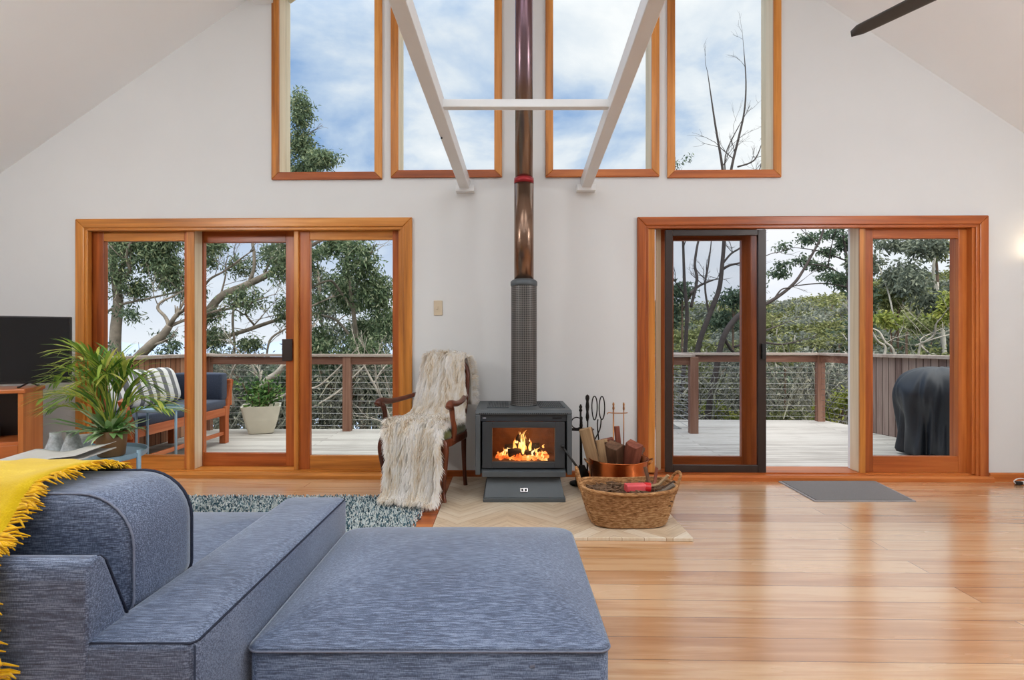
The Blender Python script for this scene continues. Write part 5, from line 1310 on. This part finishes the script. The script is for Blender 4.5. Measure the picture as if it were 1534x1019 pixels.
pillow(.28, .30, .35, 'striped white and grey pillow at the near end of the bench')
pillow(.72, .30, .32, 'striped white and grey pillow second from the near end of the bench')
pillow(1.14, .29, .30, 'striped white and grey pillow at the far end of the bench, before the dark cushion')
# outdoor tray table
ot = thing('outdoor_tray_table', 'round pale blue metal tray table out on the deck before the daybed', 'table', (-3.155, 4.87, DZ))
oz = .494-DZ
mb = MB(); mb.lathe([(.01, oz-.006), (.20, oz-.006), (.205, oz), (.207, oz+.02), (.203, oz+.02), (.2, oz+.002), (.01, oz)], (0, 0, 0), 44); mb.build('tray_top', 'pale_blue', ot)
for a in (2.75, 3.6, 5.9, .4):
    mb = MB(); mb.tube([(.19*math.cos(a), .19*math.sin(a), 0), (.19*math.cos(a), .19*math.sin(a), oz)], .011, 8); mb.build('leg', 'pale_blue', ot, smooth=True)

# ------------------------------------------------------------------ potted shrub on the deck
q = G(383.5, 651, DZ); pot = thing('planter', 'tapered cream square planter with a leafy green shrub on the deck', 'planter', (q.x, q.y+.16, DZ+.002), math.radians(22))
mb = MB(); L = []
for s_, z in ((.135, 0), (.15, .008), (.20, .18), (.235, .34), (.24, .365), (.215, .362), (.205, .31), (.02, .305)):
    L.append([(x, y, z) for x, y in rrect(-s_, s_, -s_, s_, min(.03, s_*.4), 4)])
mb.rings(L); mb.build('pot', 'cream_pot', pot, smooth=False, bevel=.003)
rr = random.Random(9); sm = MB(); lm = MB()
def lens(mb, p, d, L, w, rr):
    d = Vector(d).normalized(); s = d.cross(Vector((rr.uniform(-1, 1), rr.uniform(-1, 1), rr.uniform(-1, 1))))
    if s.length < .05: s = d.orthogonal()
    s.normalize(); u = s.cross(d)
    o = len(mb.v); m = p+d*L*.5
    mb.v += [tuple(p), tuple(m+s*w+u*w*.4), tuple(p+d*L), tuple(m-s*w+u*w*.4)]
    mb.f.append((o, o+1, o+2, o+3)); mb.m.append(mb.mi)
for k in range(16):
    a = rr.uniform(0, 2*PI); r_ = rr.uniform(.05, .30); hgt = rr.uniform(.42, .70)
    e = Vector((r_*math.cos(a), r_*math.sin(a), hgt)); b = Vector((.05*math.cos(a), .05*math.sin(a), .3))
    mid = b.lerp(e, .5)+Vector((rr.uniform(-.04, .04), rr.uniform(-.04, .04), .03)); sm.tube(smooth_path([b, mid, e], 4), .008, 5)
    for i in range(42):
        t = rr.uniform(.35, 1.05); p = b.lerp(e, t)+Vector((rr.gauss(0, .05), rr.gauss(0, .05), rr.gauss(0, .035)))
        lens(lm, p, (rr.uniform(-1, 1), rr.uniform(-1, 1), rr.uniform(-.2, 1)), rr.uniform(.05, .085), rr.uniform(.012, .02), rr)
sm.build('stem', 'bark_brown', pot, smooth=True, fix=False); lm.build('foliage', 'pot_leaf', pot, fix=False)

# ------------------------------------------------------------------ covered barbecue
bq = thing('covered_barbecue', 'barbecue under a black vinyl cover on the deck by the grey paling screen', 'barbecue', (4.55, 5.62, DZ+.002), .12)
mb = MB(); L = []; n = 72; rr = random.Random(2)
prof = [(.365, .235, 0), (.365, .24, .05), (.355, .235, .18), (.35, .23, .34), (.355, .24, .46), (.385, .27, .57), (.40, .285, .66), (.385, .275, .74), (.335, .24, .83), (.27, .19, .89), (.18, .12, .925), (.06, .04, .935)]
for j, (a, b, z) in enumerate(prof):
    row = []
    for i in range(n):
        t = 2*PI*i/n; c, s = math.cos(t), math.sin(t); p = 3.2
        f = .030*math.sin(t*8+z*3)+.022*math.sin(t*15-z*4)+.012*math.sin(t*23+z*9); f *= (1 if z < .5 else max(.22, (1-z)*1.3))*(1-.4*(z < .02))
        sag = .022*math.sin(5*t+z*18)*(1 if .4 < z < .85 else .4)
        x = (a+f)*abs(c)**(2/p)*(1 if c >= 0 else -1); y = (b+f)*abs(s)**(2/p)*(1 if s >= 0 else -1)
        row.append((x-.06*max(0, z-.55)*0, y, z+sag*(z > .05)+.02*math.cos(t*4)*(z < .01)*0))
    L.append(row)
mb.rings(L); mb.build('cover', 'vinyl_cover', bq, smooth=True, subsurf=1)
for s_ in (-1, 1):
    mb = MB(); mb.tube([(s_*.3, -.2, -.0), (s_*.3, -.2, .06)], .03, 10); mb.build('castor', 'black_plastic', bq)
mb = MB(); q = (.235, -.262, .045); mb.box(q[0]-.02, q[0]+.02, q[1]-.01, q[1]+.0, q[2]-.02, q[2]+.02); mb.build('care_tag', 'white_gloss', bq)

# ------------------------------------------------------------------ ground and distance
def skyline(px):
    K = ((700, 560), (900, 480), (985, 448), (1060, 446), (1150, 452), (1200, 438), (1277, 420), (1340, 402), (1480, 392))
    for (x0, y0), (x1, y1) in zip(K, K[1:]):
        if px <= x1 and px >= x0: return y0+(y1-y0)*(px-x0)/(x1-x0)
    return K[0][1] if px < K[0][0] else K[-1][1]
def gz(x, y):
    base = -2.3-.035*max(0, y-6); u_ = x/max(y, 1)
    base += 1.5*math.exp(-((y-13.5)/3.2)**2)*(1 if u_ < .1 else .3)
    s = max(0, min(1, (y-12)/36)); s = s*s*(3-2*s)
    left = base-s*9*min(1, max(0, -u_)/.3)
    if u_ <= 0 or y <= 9: return left
    px = CX+F*u_; f = max(0, min(1, (y-14)/31)); yt = 528+(skyline(px)-528)*f**.6
    right = CH-(yt-CY)/F*min(y, 46)-2.4-.06*min(y, 46); w_ = min(1, u_/.25)*max(0, min(1, (y-9)/6))
    return left*(1-w_)+right*w_
xs = [-60+3*i for i in range(41)]; ys = [3+1.5*i for i in range(14)]+[24+4*i for i in range(14)]
mb = MB(); rr = random.Random(1)
mb.grid([[(x*(.35+y/60), y, gz(x*(.35+y/60), y)+rr.uniform(-.2, .2)) for x in xs] for y in ys])
struct(mb.build('ground', 'earth', smooth=True), 'bushy ground falling away below the deck', 'ground')
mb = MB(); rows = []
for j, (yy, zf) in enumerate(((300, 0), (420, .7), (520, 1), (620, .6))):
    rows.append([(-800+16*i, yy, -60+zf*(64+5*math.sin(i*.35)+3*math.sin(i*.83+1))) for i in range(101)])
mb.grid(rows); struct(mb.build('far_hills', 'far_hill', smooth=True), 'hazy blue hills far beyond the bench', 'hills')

# ------------------------------------------------------------------ trees
def clump(mb, c, rx, ry, rz, n, L, w, rr, droop=.5, sprig=7):
    k = max(1, n//sprig)
    for _ in range(k):
        while True:
            v = Vector((rr.uniform(-1, 1), rr.uniform(-1, 1), rr.uniform(-1, 1)))
            if v.length <= 1: break
        v *= .55+.45*rr.random()
        p = Vector((c[0]+v.x*rx, c[1]+v.y*ry, c[2]+v.z*rz))
        for _ in range(sprig):
            d = Vector((rr.uniform(-1, 1), rr.uniform(-1, 1), rr.uniform(-1, .7)-droop))
            lens(mb, p+Vector((rr.gauss(0, L*.7), rr.gauss(0, L*.7), rr.gauss(0, L*.5))), d, L*rr.uniform(.7, 1.25), w, rr)
def tree(name, label, Y, base, limbs, clumps, leafmat, barkmat, L=.10, w=.014, seed=1, twigs=0, group=None, depth=.5, droop=.5, cat='tree', sprig=7, rs=.5, dens=1.0):
    """limbs: lists of (px, py, radius px); clumps: (px, py, rx px, ry px, leaves[, depth offset])"""
    rr = random.Random(seed); k = Y/F
    b = P(base, CY, Y); gzv = gz(b.x, Y); root = thing(name, label, cat, (b.x, Y, gzv), 0, group); o = Vector((b.x, Y, gzv))
    wood_ = MB(); ends = []
    for li, lm_ in enumerate(limbs):
        off = 0 if li == 0 else rr.uniform(-depth, depth)*1.2
        pts = []
        for i, (x, y, r) in enumerate(lm_):
            t = i/(len(lm_)-1); p = P(x, y, Y)-o
            pts.append((p.x, p.y+off*t, p.z, r*k*rs))
        if li == 0 and pts[0][2] > 0: pts.insert(0, (pts[0][0]*.6, pts[0][1], -.3, pts[0][3]*1.2))
        q = smooth_path(pts, 5); wood_.tube([p[:3] for p in q], [max(.004, p[3]) for p in q], 8, cap=True)
        ends.append(q)
    if twigs:
        def grow(p, d, L_, r, n):
            m1 = p+d*L_*.5+Vector((rr.gauss(0, .04), rr.gauss(0, .04), rr.gauss(0, .04)))*L_; e = p+d*L_
            wood_.tube([p, m1, e], [r, r*.8, r*.5], 5)
            if n <= 0: return
            for _ in range(rr.choice((2, 2, 3))):
                f = rr.uniform(.3, 1); nd_ = (d+Vector((rr.gauss(0, .45), rr.gauss(0, .45), rr.gauss(.12, .35)))).normalized()
                grow(p+d*L_*f, nd_, L_*rr.uniform(.5, .78), r*.55, n-1)
        for q in ends:
            for _ in range(twigs):
                i = rr.randrange(len(q)//3, len(q)-1); p = Vector(q[i][:3]); d0 = (Vector(q[i+1][:3])-Vector(q[i][:3])).normalized()
                d = (d0*.6+Vector((rr.gauss(0, .6), rr.gauss(0, .5), rr.gauss(.25, .35)))).normalized()
                grow(p, d, rr.uniform(.25, .6)*Y/10, max(.004, q[i][3]*.4), 2)
            p = Vector(q[-1][:3]); d = (p-Vector(q[-3][:3])).normalized(); grow(p, d, .35*Y/10, max(.004, q[-1][3]*.8), 2)
    wood_.build('trunk', barkmat, root, smooth=True, fix=False)
    if clumps:
        lv = MB()
        for c in clumps:
            x, y, rx, ry, n = c[:5]; dy = c[5] if len(c) > 5 else rr.uniform(-depth, depth)
            p = P(x, y, Y)-o; p.y += dy
            clump(lv, p, rx*k, max(.25, (rx+ry)*.5*k), ry*k, int(n*dens), L, w, rr, droop, sprig)
        lv.build('foliage', leafmat, root, fix=False)
    return root
tree('gum_tree', 'grey-trunked gum tree standing straight up beyond the daybed', 9.2, 172, [
    [(172, 560, 14), (173, 500, 12.5), (177, 452, 11), (172, 412, 9.5), (168, 380, 8.5), (170, 350, 8), (172, 300, 7), (180, 230, 5), (190, 170, 3)],
    [(174, 425, 6), (186, 405, 5.5), (195, 385, 5), (198, 362, 5), (215, 351, 4), (245, 336, 3)], [(178, 448, 5), (186, 425, 4), (206, 408, 4), (207, 388, 3.5), (222, 366, 3), (250, 345, 2)],
    [(150, 474, 3), (180, 458, 3.2), (220, 449, 2.6), (250, 443, 2.2), (285, 436, 1.5)], [(180, 445, 3), (190, 440, 2), (200, 446, 1.5)], [(170, 352, 5), (150, 330, 4), (130, 300, 3)]],
    [(185, 395, 34, 40, 420), (235, 385, 40, 34, 800), (258, 410, 26, 34, 620), (205, 432, 24, 18, 260), (262, 432, 22, 14, 220), (160, 370, 18, 30, 200), (200, 365, 40, 16, 420), (160, 440, 14, 50, 160), (185, 470, 16, 18, 70), (250, 360, 40, 18, 500), (180, 250, 60, 50, 500)], 'gum_leaf', 'bark_grey', .088, .013, 4, twigs=3, rs=.6, dens=2.5)
tree('gum_tree', 'gum tree leaning right with a forked pale trunk, above the striped pillows', 8.7, 190, [
    [(150, 640, 16), (195, 552, 14), (225, 518, 13), (244, 502, 11), (254, 488, 9)], [(254, 489, 6), (246, 475, 4.5), (233, 462, 4), (236, 452, 3), (250, 444, 2.4), (268, 434, 2)],
    [(254, 489, 5), (261, 468, 3.6), (267, 444, 3), (266, 420, 2)], [(254, 489, 5), (268, 480, 4), (290, 472, 3), (310, 462, 2)]],
    [(232, 501, 20, 8, 90), (268, 518, 14, 16, 150), (250, 532, 22, 8, 100), (268, 470, 14, 20, 60), (190, 520, 10, 14, 50), (200, 470, 30, 12, 90), (270, 450, 18, 20, 120)], 'dark_leaf', 'bark_grey', .075, .012, 5, twigs=2, rs=.55, dens=1.5)
tree('gum_tree', 'spreading gum tree with thick curved limbs behind the middle glass panel', 9.7, 290, [
    [(262, 660, 17), (292, 545, 16), (304, 486, 14.5), (328, 447, 13), (365, 429, 12), (400, 412, 10.5), (427, 394, 9), (462, 370, 6), (500, 352, 4)],
    [(372, 426, 6), (378, 402, 5.5), (376, 378, 5), (372, 355, 5), (380, 300, 5), (398, 250, 4), (436, 205, 3)], [(290, 534, 8), (320, 510, 7), (362, 495, 6.5), (390, 484, 6), (425, 471, 5), (465, 452, 3)],
    [(370, 428, 4.5), (352, 458, 4), (349, 485, 4), (352, 520, 3.5), (348, 560, 3)], [(300, 440, 3.5), (318, 420, 3.5), (345, 408, 3), (372, 392, 3)], [(380, 486, 3.5), (376, 470, 3), (395, 455, 2.5), (420, 450, 2)],
    [(330, 444, 3), (333, 415, 2.5), (330, 392, 2)], [(398, 545, 3), (405, 510, 3.5), (425, 495, 3)]],
    [(335, 372, 28, 14, 330), (402, 372, 34, 20, 620), (300, 384, 16, 22, 200), (432, 396, 22, 36, 520), (325, 505, 34, 22, 400), (372, 516, 24, 14, 260), (385, 452, 34, 24, 320), (425, 465, 22, 32, 360), (320, 470, 20, 16, 160), (350, 395, 30, 18, 240), (440, 345, 40, 30, 500),
     (446, 160, 16, 36, 620), (440, 205, 22, 30, 620), (462, 228, 20, 24, 480), (492, 246, 28, 12, 420), (440, 245, 30, 22, 560), (425, 290, 40, 40, 500)], 'gum_leaf', 'bark_grey', .085, .013, 6, twigs=4, rs=.46, dens=2.5)
tree('bushy_tree', 'dense rounded dark green tree filling the right panel of the left doors', 11.2, 535, [
    [(545, 660, 11), (538, 570, 9), (532, 490, 7), (524, 430, 5), (520, 390, 4)], [(532, 470, 4), (508, 430, 3.5), (498, 424, 3), (470, 440, 2)], [(530, 440, 4), (555, 405, 3), (575, 390, 2)], [(536, 520, 4), (500, 480, 4), (465, 470, 3)]],
    [(474, 395, 24, 36, 700), (515, 372, 30, 14, 420), (552, 396, 36, 38, 1500), (566, 440, 30, 40, 1300), (520, 440, 34, 34, 1300), (495, 420, 26, 24, 700), (545, 490, 52, 26, 1500), (480, 505, 30, 22, 600), (585, 480, 20, 40, 600), (470, 445, 20, 16, 200), (540, 530, 60, 24, 1200), (480, 540, 30, 18, 500), (470, 372, 18, 12, 260), (525, 372, 26, 16, 420), (500, 455, 26, 14, 260), (580, 440, 18, 30, 500), (560, 520, 40, 20, 700), (500, 520, 40, 16, 500), (475, 470, 16, 20, 140)], 'bushy_leaf', 'bark_grey', .10, .017, 7, depth=1.2, twigs=1, dens=1.35)
tree('bushy_tree', 'paler grey-green tree behind the dark bushy one, left part of the right panel', 15, 480, [[(490, 640, 7), (486, 540, 5), (480, 460, 4), (476, 400, 3)], [(486, 520, 3), (510, 480, 2), (530, 470, 1.6)]], [(470, 420, 20, 30, 700), (490, 460, 26, 24, 800), (505, 500, 30, 24, 900), (545, 505, 44, 24, 1100), (475, 520, 24, 22, 600), (580, 500, 20, 30, 500), (455, 470, 16, 40, 400)], 'grey_leaf', 'bark_grey', .12, .02, 71, twigs=1)
tree('dead_shrub', 'bare pale-limbed shrub behind the cables, right panel of the left doors', 8.6, 590, [
    [(606, 690, 6), (588, 640, 5), (572, 598, 4.5), (556, 568, 4), (543, 543, 3), (535, 520, 2)], [(572, 598, 4), (566, 570, 3.2), (567, 548, 2.6), (560, 530, 2)], [(560, 575, 3), (566, 556, 2.4), (580, 536, 1.8)], [(590, 640, 3.6), (592, 600, 3), (586, 560, 2)],
    [(588, 640, 3), (560, 630, 2.4), (540, 628, 1.8)]], [], 'gum_leaf', 'bark_twig', seed=8, twigs=2, rs=.42)
tree('dead_limb_tree', 'low gum with a crooked white limb rising behind the cream planter', 8.4, 385, [
    [(380, 700, 11), (384, 610, 10), (396, 574, 9.5), (414, 560, 9), (426, 545, 8), (432, 525, 6), (452, 505, 4)], [(396, 610, 5), (420, 596, 5), (445, 584, 4), (475, 580, 3), (500, 560, 2.4), (515, 545, 2)], [(384, 560, 4), (378, 545, 3), (372, 540, 3), (360, 520, 2)],
    [(350, 610, 4), (352, 570, 3.4), (366, 548, 3), (380, 540, 2.4)], [(470, 610, 3.4), (500, 590, 3), (520, 568, 2.6), (540, 545, 2)]], [(330, 585, 16, 26, 120), (470, 600, 30, 30, 200)], 'grey_leaf', 'bark_twig', .08, .012, 9, twigs=2, rs=.5)
tree('bare_tree', 'tall leafless tree whose twig tips reach the upper right window', 10.2, 1040, [
    [(1020, 690, 11), (1034, 600, 10), (1046, 520, 9.5), (1062, 474, 9), (1077, 434, 8.2), (1082, 395, 7), (1085, 355, 6.6), (1086, 300, 6), (1082, 250, 4.5), (1072, 190, 3.4), (1066, 150, 2.4), (1060, 108, 1.2)],
    [(1086, 330, 5), (1092, 280, 5), (1098, 245, 4.4), (1108, 205, 3.8), (1117, 165, 3), (1120, 120, 2.2), (1117, 68, 1)], [(1082, 404, 5), (1092, 398, 4), (1110, 394, 3), (1140, 386, 2)], [(1082, 396, 4), (1096, 380, 3.4), (1112, 370, 3), (1145, 345, 2)],
    [(1020, 600, 8), (1024, 540, 7), (1026, 470, 6.4), (1021, 430, 5.4), (1018, 390, 4.4), (1015, 350, 4), (1010, 300, 3)], [(1035, 460, 5), (1046, 420, 5), (1045, 395, 4.4), (1050, 370, 4), (1056, 350, 3.4), (1066, 310, 2.4)], [(1034, 440, 5), (1050, 428, 4.4), (1068, 420, 3.6), (1080, 416, 3)],
    [(1062, 470, 4), (1058, 430, 3.4), (1064, 400, 3), (1070, 370, 2.4)], [(1090, 290, 2.4), (1080, 240, 2), (1094, 200, 1.4)], [(1105, 250, 3), (1130, 240, 2.4), (1142, 215, 1.4)], [(1032, 250, 1.6), (1036, 225, 1.2)] if False else [(1112, 260, 2.4), (1128, 270, 2), (1140, 225, 1.2)]],
    [(1024, 236, 14, 10, 60), (1040, 226, 10, 8, 40)], 'dark_leaf', 'bark_dark', .07, .012, 10, twigs=3, rs=.44)
tree('leaning_tree', 'slender dark tree leaning right across the open doorway', 9.4, 1068, [
    [(1060, 640, 10), (1072, 560, 9.5), (1084, 505, 9), (1108, 472, 8.4), (1138, 460, 6), (1166, 444, 5), (1190, 424, 4.6), (1205, 402, 4), (1220, 375, 3.6), (1230, 355, 3.2), (1240, 320, 2.4)], [(1160, 448, 3), (1170, 434, 2), (1186, 430, 1.6), (1200, 420, 1)], [(1100, 520, 4), (1130, 512, 3.4), (1170, 516, 2.6), (1195, 512, 2)], [(1084, 505, 5), (1110, 530, 4), (1150, 500, 3), (1190, 486, 2)]], [], 'dark_leaf', 'bark_dark', seed=11, twigs=1, rs=.5)
tree('umbrella_tree', 'tree with flat layered leaf pads against the sky in the open doorway', 21, 1262, [
    [(1275, 560, 6), (1272, 450, 5), (1268, 390, 4), (1262, 340, 3)], [(1270, 420, 3), (1240, 400, 2), (1200, 396, 1.4)], [(1270, 430, 3), (1235, 424, 2), (1190, 428, 1.4)], [(1266, 390, 2.4), (1230, 375, 1.6), (1190, 368, 1)], [(1240, 400, 2), (1238, 370, 1.4), (1236, 350, 1)]],
    [(1194, 363, 18, 5, 260), (1172, 369, 10, 4, 110), (1200, 390, 13, 6, 190), (1176, 406, 16, 6, 240), (1172, 396, 10, 4, 110), (1240, 352, 24, 5, 300), (1243, 376, 16, 5, 220), (1238, 396, 20, 5, 240), (1232, 417, 26, 7, 420), (1270, 362, 14, 12, 500), (1276, 392, 12, 16, 500), (1280, 420, 16, 12, 420), (1290, 350, 20, 30, 700)], 'dark_leaf', 'bark_dark', .17, .035, 12, depth=.8)
tree('gum_tree', 'tall pale-stemmed gum tree in the middle of the rightmost glass panel', 16, 1408, [
    [(1420, 620, 8), (1412, 500, 6.4), (1405, 458, 5.4), (1401, 430, 4.8), (1398, 405, 4), (1402, 370, 3), (1400, 330, 2.4)], [(1406, 465, 4), (1396, 455, 4), (1384, 444, 3.4), (1374, 432, 3), (1362, 426, 2.2)], [(1402, 448, 3), (1418, 436, 2.4), (1430, 420, 2)], [(1340, 480, 2.4), (1340, 430, 2.4), (1336, 390, 2)]],
    [(1328, 388, 26, 24, 1100), (1320, 430, 20, 22, 600), (1362, 375, 30, 16, 900), (1380, 410, 34, 30, 1500), (1420, 392, 22, 34, 1100), (1350, 415, 24, 20, 700), (1430, 440, 18, 24, 700), (1400, 350, 60, 14, 700), (1370, 455, 40, 20, 1100)], 'grey_leaf', 'bark_pale', .16, .03, 13, depth=1.4)
tree('golden_crown_tree', 'tree with a rusty gold crown top in the rightmost glass panel', 19, 1402, [[(1412, 600, 5), (1405, 430, 4), (1402, 385, 3)]], [(1402, 371, 18, 8, 420), (1392, 384, 14, 6, 200)], 'olive_leaf', 'bark_brown', .17, .03, 14)
tree('dead_shrub', 'bleached dead shrub with twisted white stems above the right paling cap', 10.5, 1325, [
    [(1318, 600, 5), (1324, 540, 4.4), (1326, 520, 4), (1316, 512, 3.4), (1308, 500, 3), (1300, 480, 2.4)], [(1345, 600, 5), (1346, 530, 4), (1338, 512, 3.6), (1334, 496, 3), (1320, 488, 2.6), (1316, 478, 2)], [(1370, 580, 4), (1371, 520, 3.4), (1372, 512, 3), (1378, 502, 3), (1373, 488, 2.2), (1374, 478, 1.8)], [(1398, 570, 4), (1398, 534, 3), (1390, 520, 2.8), (1392, 508, 2), (1410, 500, 1.6)], [(1371, 518, 2.6), (1390, 508, 2), (1412, 500, 2), (1424, 496, 1.4)]], [], 'gum_leaf', 'bark_twig', seed=15, twigs=2, rs=.42)
for k, (nm, lab, Y, x, cl_, mat, LL, ww) in enumerate([
    ('round_bush', 'olive domed bush tree in the rightmost panel, left of the pale gum', 17, 1345, [(1345, 444, 24, 14, 900), (1328, 456, 14, 8, 260)], 'olive_leaf', .15, .03),
    ('round_bush', 'bright green bush low in the rightmost panel, under the olive dome', 15, 1335, [(1334, 484, 12, 8, 240), (1326, 476, 14, 6, 220)], 'lime_leaf', .13, .028),
    ('round_bush', 'brownish domed bush above the dead white stems', 14, 1358, [(1358, 488, 20, 9, 520), (1398, 486, 20, 9, 500)], 'olive_leaf', .12, .025),
    ('round_bush', 'fresh green bush at the right edge of the rightmost panel', 13.5, 1432, [(1432, 456, 14, 22, 700), (1420, 476, 18, 10, 360)], 'lime_leaf', .12, .026),
    ('yellow_shrub', 'yellow-green shrub behind the cables at the right side of the doorway', 9.3, 1262, [(1268, 600, 20, 18, 520), (1246, 620, 18, 16, 420), (1282, 590, 20, 26, 420), (1236, 634, 14, 8, 160)], 'lime_leaf', .10, .016),
    ('yellow_shrub', 'low olive shrub behind the cables, seen through the fly screen', 9.6, 1072, [(1070, 612, 22, 14, 420), (1090, 622, 18, 10, 240)], 'lime_leaf', .09, .015),
    ('yellow_shrub', 'low yellowish shrub at the deck edge, left of the doorway post', 9.4, 1180, [(1186, 622, 18, 10, 240), (1160, 626, 12, 7, 130)], 'olive_leaf', .09, .015),
    ('yellow_shrub', 'tawny shrub showing just above the handrail in the doorway', 10.4, 1176, [(1172, 522, 20, 10, 360), (1160, 536, 26, 10, 300)], 'olive_leaf', .09, .016),
    ('dark_bush', 'dark blue-green bush at the right edge of the doorway, above the rail', 17, 1282, [(1282, 445, 14, 30, 900), (1276, 490, 16, 24, 700)], 'dark_leaf', .16, .035),
    ('dark_bush', 'dark leafy tree crown behind the bare tree, left side of the fly screen', 15, 1022, [(1018, 436, 24, 16, 700), (1012, 470, 22, 24, 800)], 'dark_leaf', .13, .024),
    ('dark_bush', 'dark leafy tree crown behind the bare tree, right side of the fly screen', 16, 1098, [(1095, 448, 30, 16, 900), (1090, 480, 34, 20, 1000), (1120, 432, 20, 8, 300)], 'dark_leaf', .13, .024)]):
    tree(nm, lab, Y, x, [[(x, CY+60*10/Y+60, 4), (x, cl_[0][1]+10, 3)], [(x, cl_[0][1]+30, 2), (x+8, cl_[0][1]+4, 1.4)]], cl_, mat, 'bark_brown', LL, ww, 40+k, depth=.4, cat='bush' if 'bush' in nm or 'shrub' in nm else 'tree', droop=.1)

# hillside canopy: four kinds of bush tree, copied over the slope
protos = []
for k, (mat, bark) in enumerate((('hill_olive', 'bark_brown'), ('hill_grey', 'bark_pale'), ('hill_dark', 'bark_brown'), ('hill_grey', 'bark_grey'))):
    rr = random.Random(60+k); o = thing('hillside_tree', 'grey-green bush tree in the mass of canopy covering the hillside', 'tree', (0, 60, -20), 0, 'bush trees on the hillside')
    w_ = MB(); w_.tube([(0, 0, -1.5), (.1, 0, 1.2), (.0, .1, 2.6)], [.14, .11, .06], 6)
    for j in range(6):
        a = j*1.05+rr.random(); w_.tube([(.05, 0, 1.0+.15*j), (.8*math.cos(a), .8*math.sin(a), 2.0), (1.3*math.cos(a), 1.3*math.sin(a), 2.7)], [.06, .05, .02], 5)
    w_.build('trunk', bark, o, smooth=True, fix=False)
    lv = MB()
    for j in range(11):
        a = rr.uniform(0, 2*PI); r_ = 1.4*math.sqrt(rr.random()); clump(lv, (r_*math.cos(a), r_*math.sin(a), 2.5+rr.uniform(-.5, .6)-.25*r_), .85, .85, .42, 260, .20, .05, rr, .1)
    lv.build('foliage', mat, o, fix=False); protos.append(o)
rr = random.Random(77); cnt = 0; placed = []
spots = []
for row_ in range(11):
    Y = 14+row_*3.1
    n = int(9+row_*1.5)
    for i in range(n):
        px = 985+(1480-985)*(i+.5+rr.uniform(-.45, .45))/n
        spots.append((px, Y+rr.uniform(-1.2, 1.2)))
for px, Y in spots:
    x = (px-CX)/F*Y; f = max(0, min(1, (Y-14)/31)); yt = 520+(skyline(px)-520)*f**.6+rr.uniform(-2, 12)
    s_ = rr.uniform(.8, 1.15)*(.5+Y/50); top = CH-(yt-CY)/F*Y
    o = protos[cnt] if cnt < 4 else copy_tree(protos[(0 if rr.random() < f*.6 else rr.choice((0, 1, 1, 2, 3)))])
    sz_ = s_*rr.uniform(.75, 1.1)
    o.location = (x, Y, top-3.3*sz_); o.rotation_euler = (0, 0, rr.uniform(0, 6.28)); o.scale = (s_, s_, sz_); cnt += 1
# left side: lower bush below the rail line
for i in range(44):
    px = 150+(610-150)*(i+.5)/44*1.0+rr.uniform(-14, 14); Y = rr.uniform(11, 19); x = (px-CX)/F*Y
    o = copy_tree(protos[rr.choice((1, 2, 3))]); s_ = rr.uniform(.5, .8); top = CH-(rr.uniform(524, 566)-CY)/F*Y
    o['label'] = 'grey-green bush tree below the handrail beyond the left deck'; o['group'] = 'bush trees below the left handrail'
    o.location = (x, Y, top-3.2*s_); o.rotation_euler = (0, 0, rr.uniform(0, 6.28)); o.scale = (s_, s_, s_)

# uncountable scrub right behind the cables
mb = MB(); rr = random.Random(31)
def scrub_top(x): return .35+.30*math.sin(x*1.7)+.18*math.sin(x*4.1+1)+(.25 if x > 2.4 else .1)
for k in range(5200):
    Y = 8.9+rr.random()**1.3*4.5; x = rr.uniform(-.72, .82)*Y
    if -.2 < x/Y < .26: continue
    top = scrub_top(x)*(1 if Y < 11 else .9); z = top-(rr.random()**1.1)*2.6
    d = Vector((rr.gauss(0, .5), rr.gauss(0, .4), rr.uniform(.1, 1))).normalized(); L_ = rr.uniform(.25, .7)
    mb.tube([(x, Y, z-L_*.5), (x+d.x*L_*.5+rr.gauss(0, .03), Y+d.y*L_*.5, z), (x+d.x*L_, Y+d.y*L_, z+d.z*L_*.6)], [.010, .008, .003], 3, cap=False)
for k in range(5200):
    Y = 9.0+rr.random()*5; x = rr.uniform(-.72, .82)*Y
    if -.2 < x/Y < .26: continue
    z = scrub_top(x)-.1-(rr.random()**1.2)*2.4
    for _ in range(6):
        lens(mb, Vector((x+rr.gauss(0, .1), Y+rr.gauss(0, .1), z+rr.gauss(0, .08))), (rr.uniform(-1, 1), rr.uniform(-1, 1), rr.uniform(-1, 1)), rr.uniform(.07, .13), .018, rr)
o = mb.build('undergrowth', 'scrub', fix=False); tag(o, 'tangled grey scrub of twigs and leaves behind the steel cables', 'scrub', kind='stuff')
